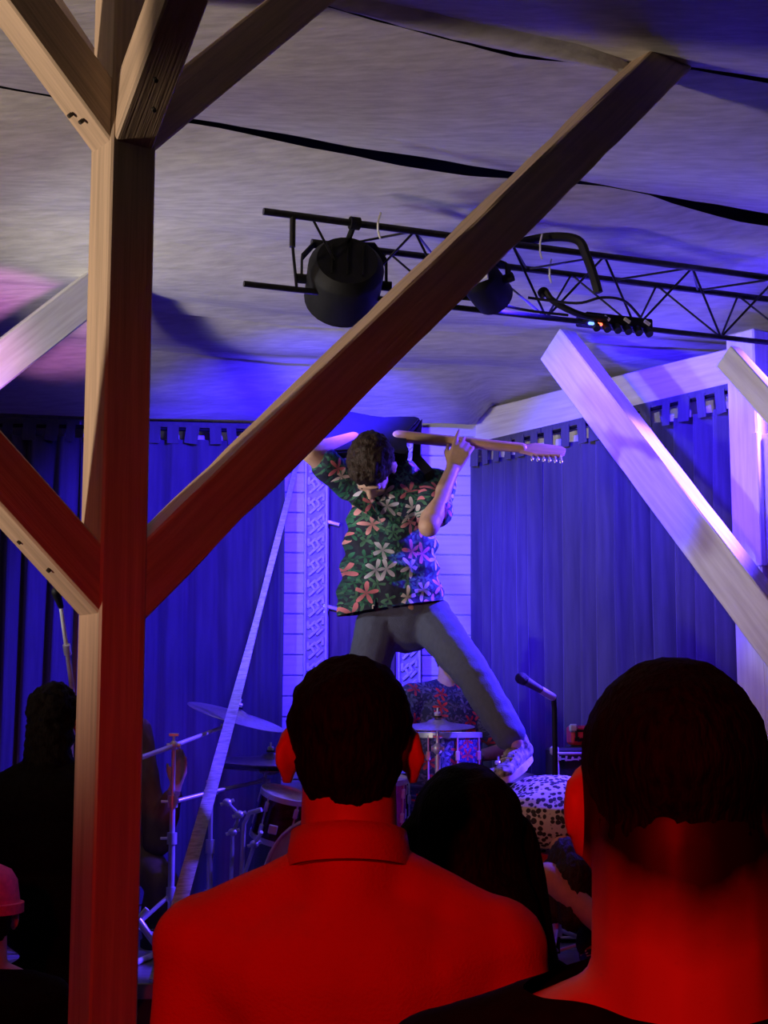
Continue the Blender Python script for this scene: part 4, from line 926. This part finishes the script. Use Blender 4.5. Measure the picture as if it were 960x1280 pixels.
# hi-hat in front of the drummer and its stand
Y3 = 7.1; h3 = at(547, 905, Y3); b3 = V((h3.x, Y3, SZ)); st = thing('cymbal_stand', 'straight chrome stand in front of the print covered drum', 'cymbal stand', b3)
tripod(st, b3.x, b3.y, SZ, .25, ang0=1.2)
bm = BM(); tube(bm, [V((b3.x, Y3, SZ + .02)), V((b3.x, Y3, at(547, 945, Y3).z))], .013, 12); tube(bm, [V((b3.x, Y3, at(547, 947, Y3).z)), h3], .008, 10); obj('tube', bm, chrome, st, True)
joint(st, V((h3.x, Y3, at(547, 936, Y3).z)), .024)
cymbal('ride_cymbal', 'flat cymbal held level in front of the print covered drum', h3, V((0, -.1, 1)), .172)
c5 = at(622, 966, 7.2); cymbal('ride_cymbal', 'low level cymbal beside the guitarist raised foot', c5, V((.05, -.12, 1)), .2)
st = thing('cymbal_stand', 'low chrome stand beside the crouching musician', 'cymbal stand', V((c5.x, 7.2, SZ))); tripod(st, c5.x, 7.2, SZ, .22, ang0=.9)
bm = BM(); tube(bm, [V((c5.x, 7.2, SZ + .02)), c5], .01, 10); obj('tube', bm, chrome, st, True)
bm = BM(); tube(bm, [mc - Z * .09, mc - Z * .16, V((mc.x, 7.0, SZ + .3)), V((mc.x, 7.02, SZ + .01))], .012, 10); obj('mount_arm', bm, chrome, mgd, True)

# ------------------------------------------------------------------ twisted strap, cables on the stage edge
A_, B_ = atz(197, 1226, SZ + .01), onback(385, 524, .2); bm = BM(); pts = []; wv = []
n = 90
for i in range(n + 1):
    u = i / n; p = A_.lerp(B_, u) - V((0, 0, .05 * sin(pi * u))); a = .3 + 9 * u ** 1.3
    d = (B_ - A_).normalized(); x = V((1, 0, 0)); x = (x - d * x.dot(d)).normalized(); y = d.cross(x)
    pts.append(p); wv.append((x * cos(.5 * sin(a)) + y * sin(.5 * sin(a))) * (.066 - .046 * u))
ribbon(bm, pts, wv, .004); tag(obj('webbing_strap', bm, webbing, None, True), 'long pale webbing strap stretched from stage edge to the portal', 'strap')
def pole(name, label, cat, pts, r, m=chrome):
    bm = BM(); tube(bm, pts, r, 10); return tag(obj(name, bm, m, None, True), label, cat)
pole('white_tube', 'white tube lying across the stage edge', 'tube', [atz(150, 1212, SZ + .014), atz(214, 1184, SZ + .014)], .013, zip_m)
pdl = thing('foot_pedal', 'chrome foot pedal arm beside the tall cymbal stand', 'pedal', atz(203, 1184, SZ))
bm = BM(); q0, q1 = at(203, 1180, 6.62), at(173, 1150, 6.62); tube(bm, [V((q0.x, q0.y, SZ + .015)), q1], [.014, .017], 10); obj('arm', bm, chrome, pdl, True)
bm = BM(); tube(bm, [at(166, 1157, 6.62), at(184, 1136, 6.62)], .012, 10); obj('cross_bar', bm, zip_m, pdl, True)
# mic boom stand behind the post
mb = thing('microphone_stand', 'boom microphone stand behind the dark haired person', 'microphone stand', V((at(90, 1000, 6.5).x, 6.5, SZ)))
mbx = mb.location.x; mtop = at(90, 860, 6.5)
tripod(mb, mbx, 6.5, SZ, .2, ang0=.1, spread=.22)
bm = BM(); tube(bm, [V((mbx, 6.5, SZ + .02)), mtop], .011, 10); obj('tube', bm, chrome, mb, True)
bm = BM(); tube(bm, [mtop, at(84, 815, 6.42), at(76, 758, 6.36)], [.011, .01, .0085], 10); obj('boom_arm', bm, mat('pale_tube', (.7, .72, .7), .4), mb, True)
bm = BM(); tube(bm, [at(85, 818, 6.42), at(83, 806, 6.4)], .017, 10); obj('clutch', bm, chrome, mb, True)
bm = BM(); caps(bm, at(76, 758, 6.36), at(70, 740, 6.3), .012, .02); obj('microphone', bm, black_m, mb, True)
# vocal microphone
m0, m1 = at(652, 848, 6.5), at(692, 872, 6.6); mdir = (m1 - m0).normalized()
vt = thing('microphone', 'vocal microphone on a stand pointing at the guitarist', 'microphone', V((m1.x, m1.y, SZ)))
mm_ = mat('mic_grey', (.18, .18, .2), .45, .5)
bm = BM(); ell(bm, m0, (.028, .026, .026), frame(mdir) if False else None, 16); obj('mic_grille', bm, mat('mic_mesh', (.1, .1, .11), .6, .6, .5, (400, 400, 400), .6), vt, True)
bm = BM(); tube(bm, [m0 + mdir * .018, m0 + mdir * .03, m0 + mdir * .12], [.024, .02, .0155], 14); obj('mic_body', bm, mm_, vt, True)
bm = BM(); tube(bm, [m0 + mdir * .115, m1], .0175, 14); obj('mic_clip', bm, chrome, vt, True)
bm = BM(); tube(bm, [m1, m1 - Z * .05 + V((.003, 0, 0)), V((m1.x, m1.y, SZ + .02))], .0115, 10); obj('tube', bm, black_m, vt, True)
tripod(vt, m1.x, m1.y, SZ, .12, ang0=.3, spread=.26)
# amplifiers
def amp(name, label, x, y, z, sx, sy, sz, m, logo, red=False):
    t = thing(name, label, 'amplifier', V((x, y, z))); c = V((x, y, z + sz / 2))
    bm = BM(); box(bm, c, (sx, sy, sz), bevel=.012); obj('cabinet', bm, m, t)
    bm = BM(); box(bm, c + V((0, -sy / 2 - .003, 0)), (sx - .05, .01, sz - .05)); obj('grille', bm, grill_m if not red else m, t)
    f = c + V((0, -sy / 2 - .008, 0)); hx, hz_ = sx / 2 - .025, sz / 2 - .025
    for a, b in (((-hx, -hz_), (hx, -hz_)), ((hx, -hz_), (hx, hz_)), ((hx, hz_), (-hx, hz_)), ((-hx, hz_), (-hx, -hz_))):
        bm = BM(); tube(bm, [f + V((a[0], 0, a[1])), f + V((b[0], 0, b[1]))], .0065, 8); obj('piping', bm, zip_m if not red else black_m, t, True)
    bm = BM(); R = random.Random(3); xx, zz, ww = logo
    for k in range(7):
        h = .016 + .012 * R.random(); p = f + V((xx - ww / 2 + ww * k / 6, -.004, zz)); box(bm, p, (.009, .006, h), M.Rotation(R.uniform(-.5, .5), 3, 'Y')); box(bm, p + V((ww / 12, 0, R.uniform(-.008, .008))), (ww / 8, .006, .007))
    obj('logo', bm, zip_m if not red else black_m, t)
    for s in (-1, 1):
        bm = BM(); box(bm, c + V((s * (sx / 2 - .012), -sy / 2 + .01, sz / 2 - .012)), (.04, .04, .04), bevel=.008); obj('corner_guard', bm, chrome, t)
    return t
ax = at(690, 940, 7.05); aw = .5
amp('amplifier_cabinet', 'black amplifier cabinet with white piping and script logo', ax.x + aw / 2, 7.2, SZ, aw, .3, at(700, 935, 7.05).z - SZ, amp_m, (-.13, at(700, 948, 7.05).z - (SZ + at(700, 935, 7.05).z) / 2, .17))
rz_ = at(720, 931, 7.55).z
bm = BM(); box(bm, (at(712, 950, 7.5).x + .12, 7.6, (SZ + rz_) / 2), (.24, .2, rz_ - SZ), bevel=.01); tag(obj('amplifier_cabinet', bm, amp_m), 'plain black amplifier cabinet standing behind the piped one', 'amplifier')
amp('guitar_amplifier', 'small red amplifier on the plain black cabinet', at(714, 920, 7.5).x + .12, 7.6, rz_, .24, .2, at(720, 907, 7.5).z - rz_, amp_red, (-.06, -.02, .08), True)
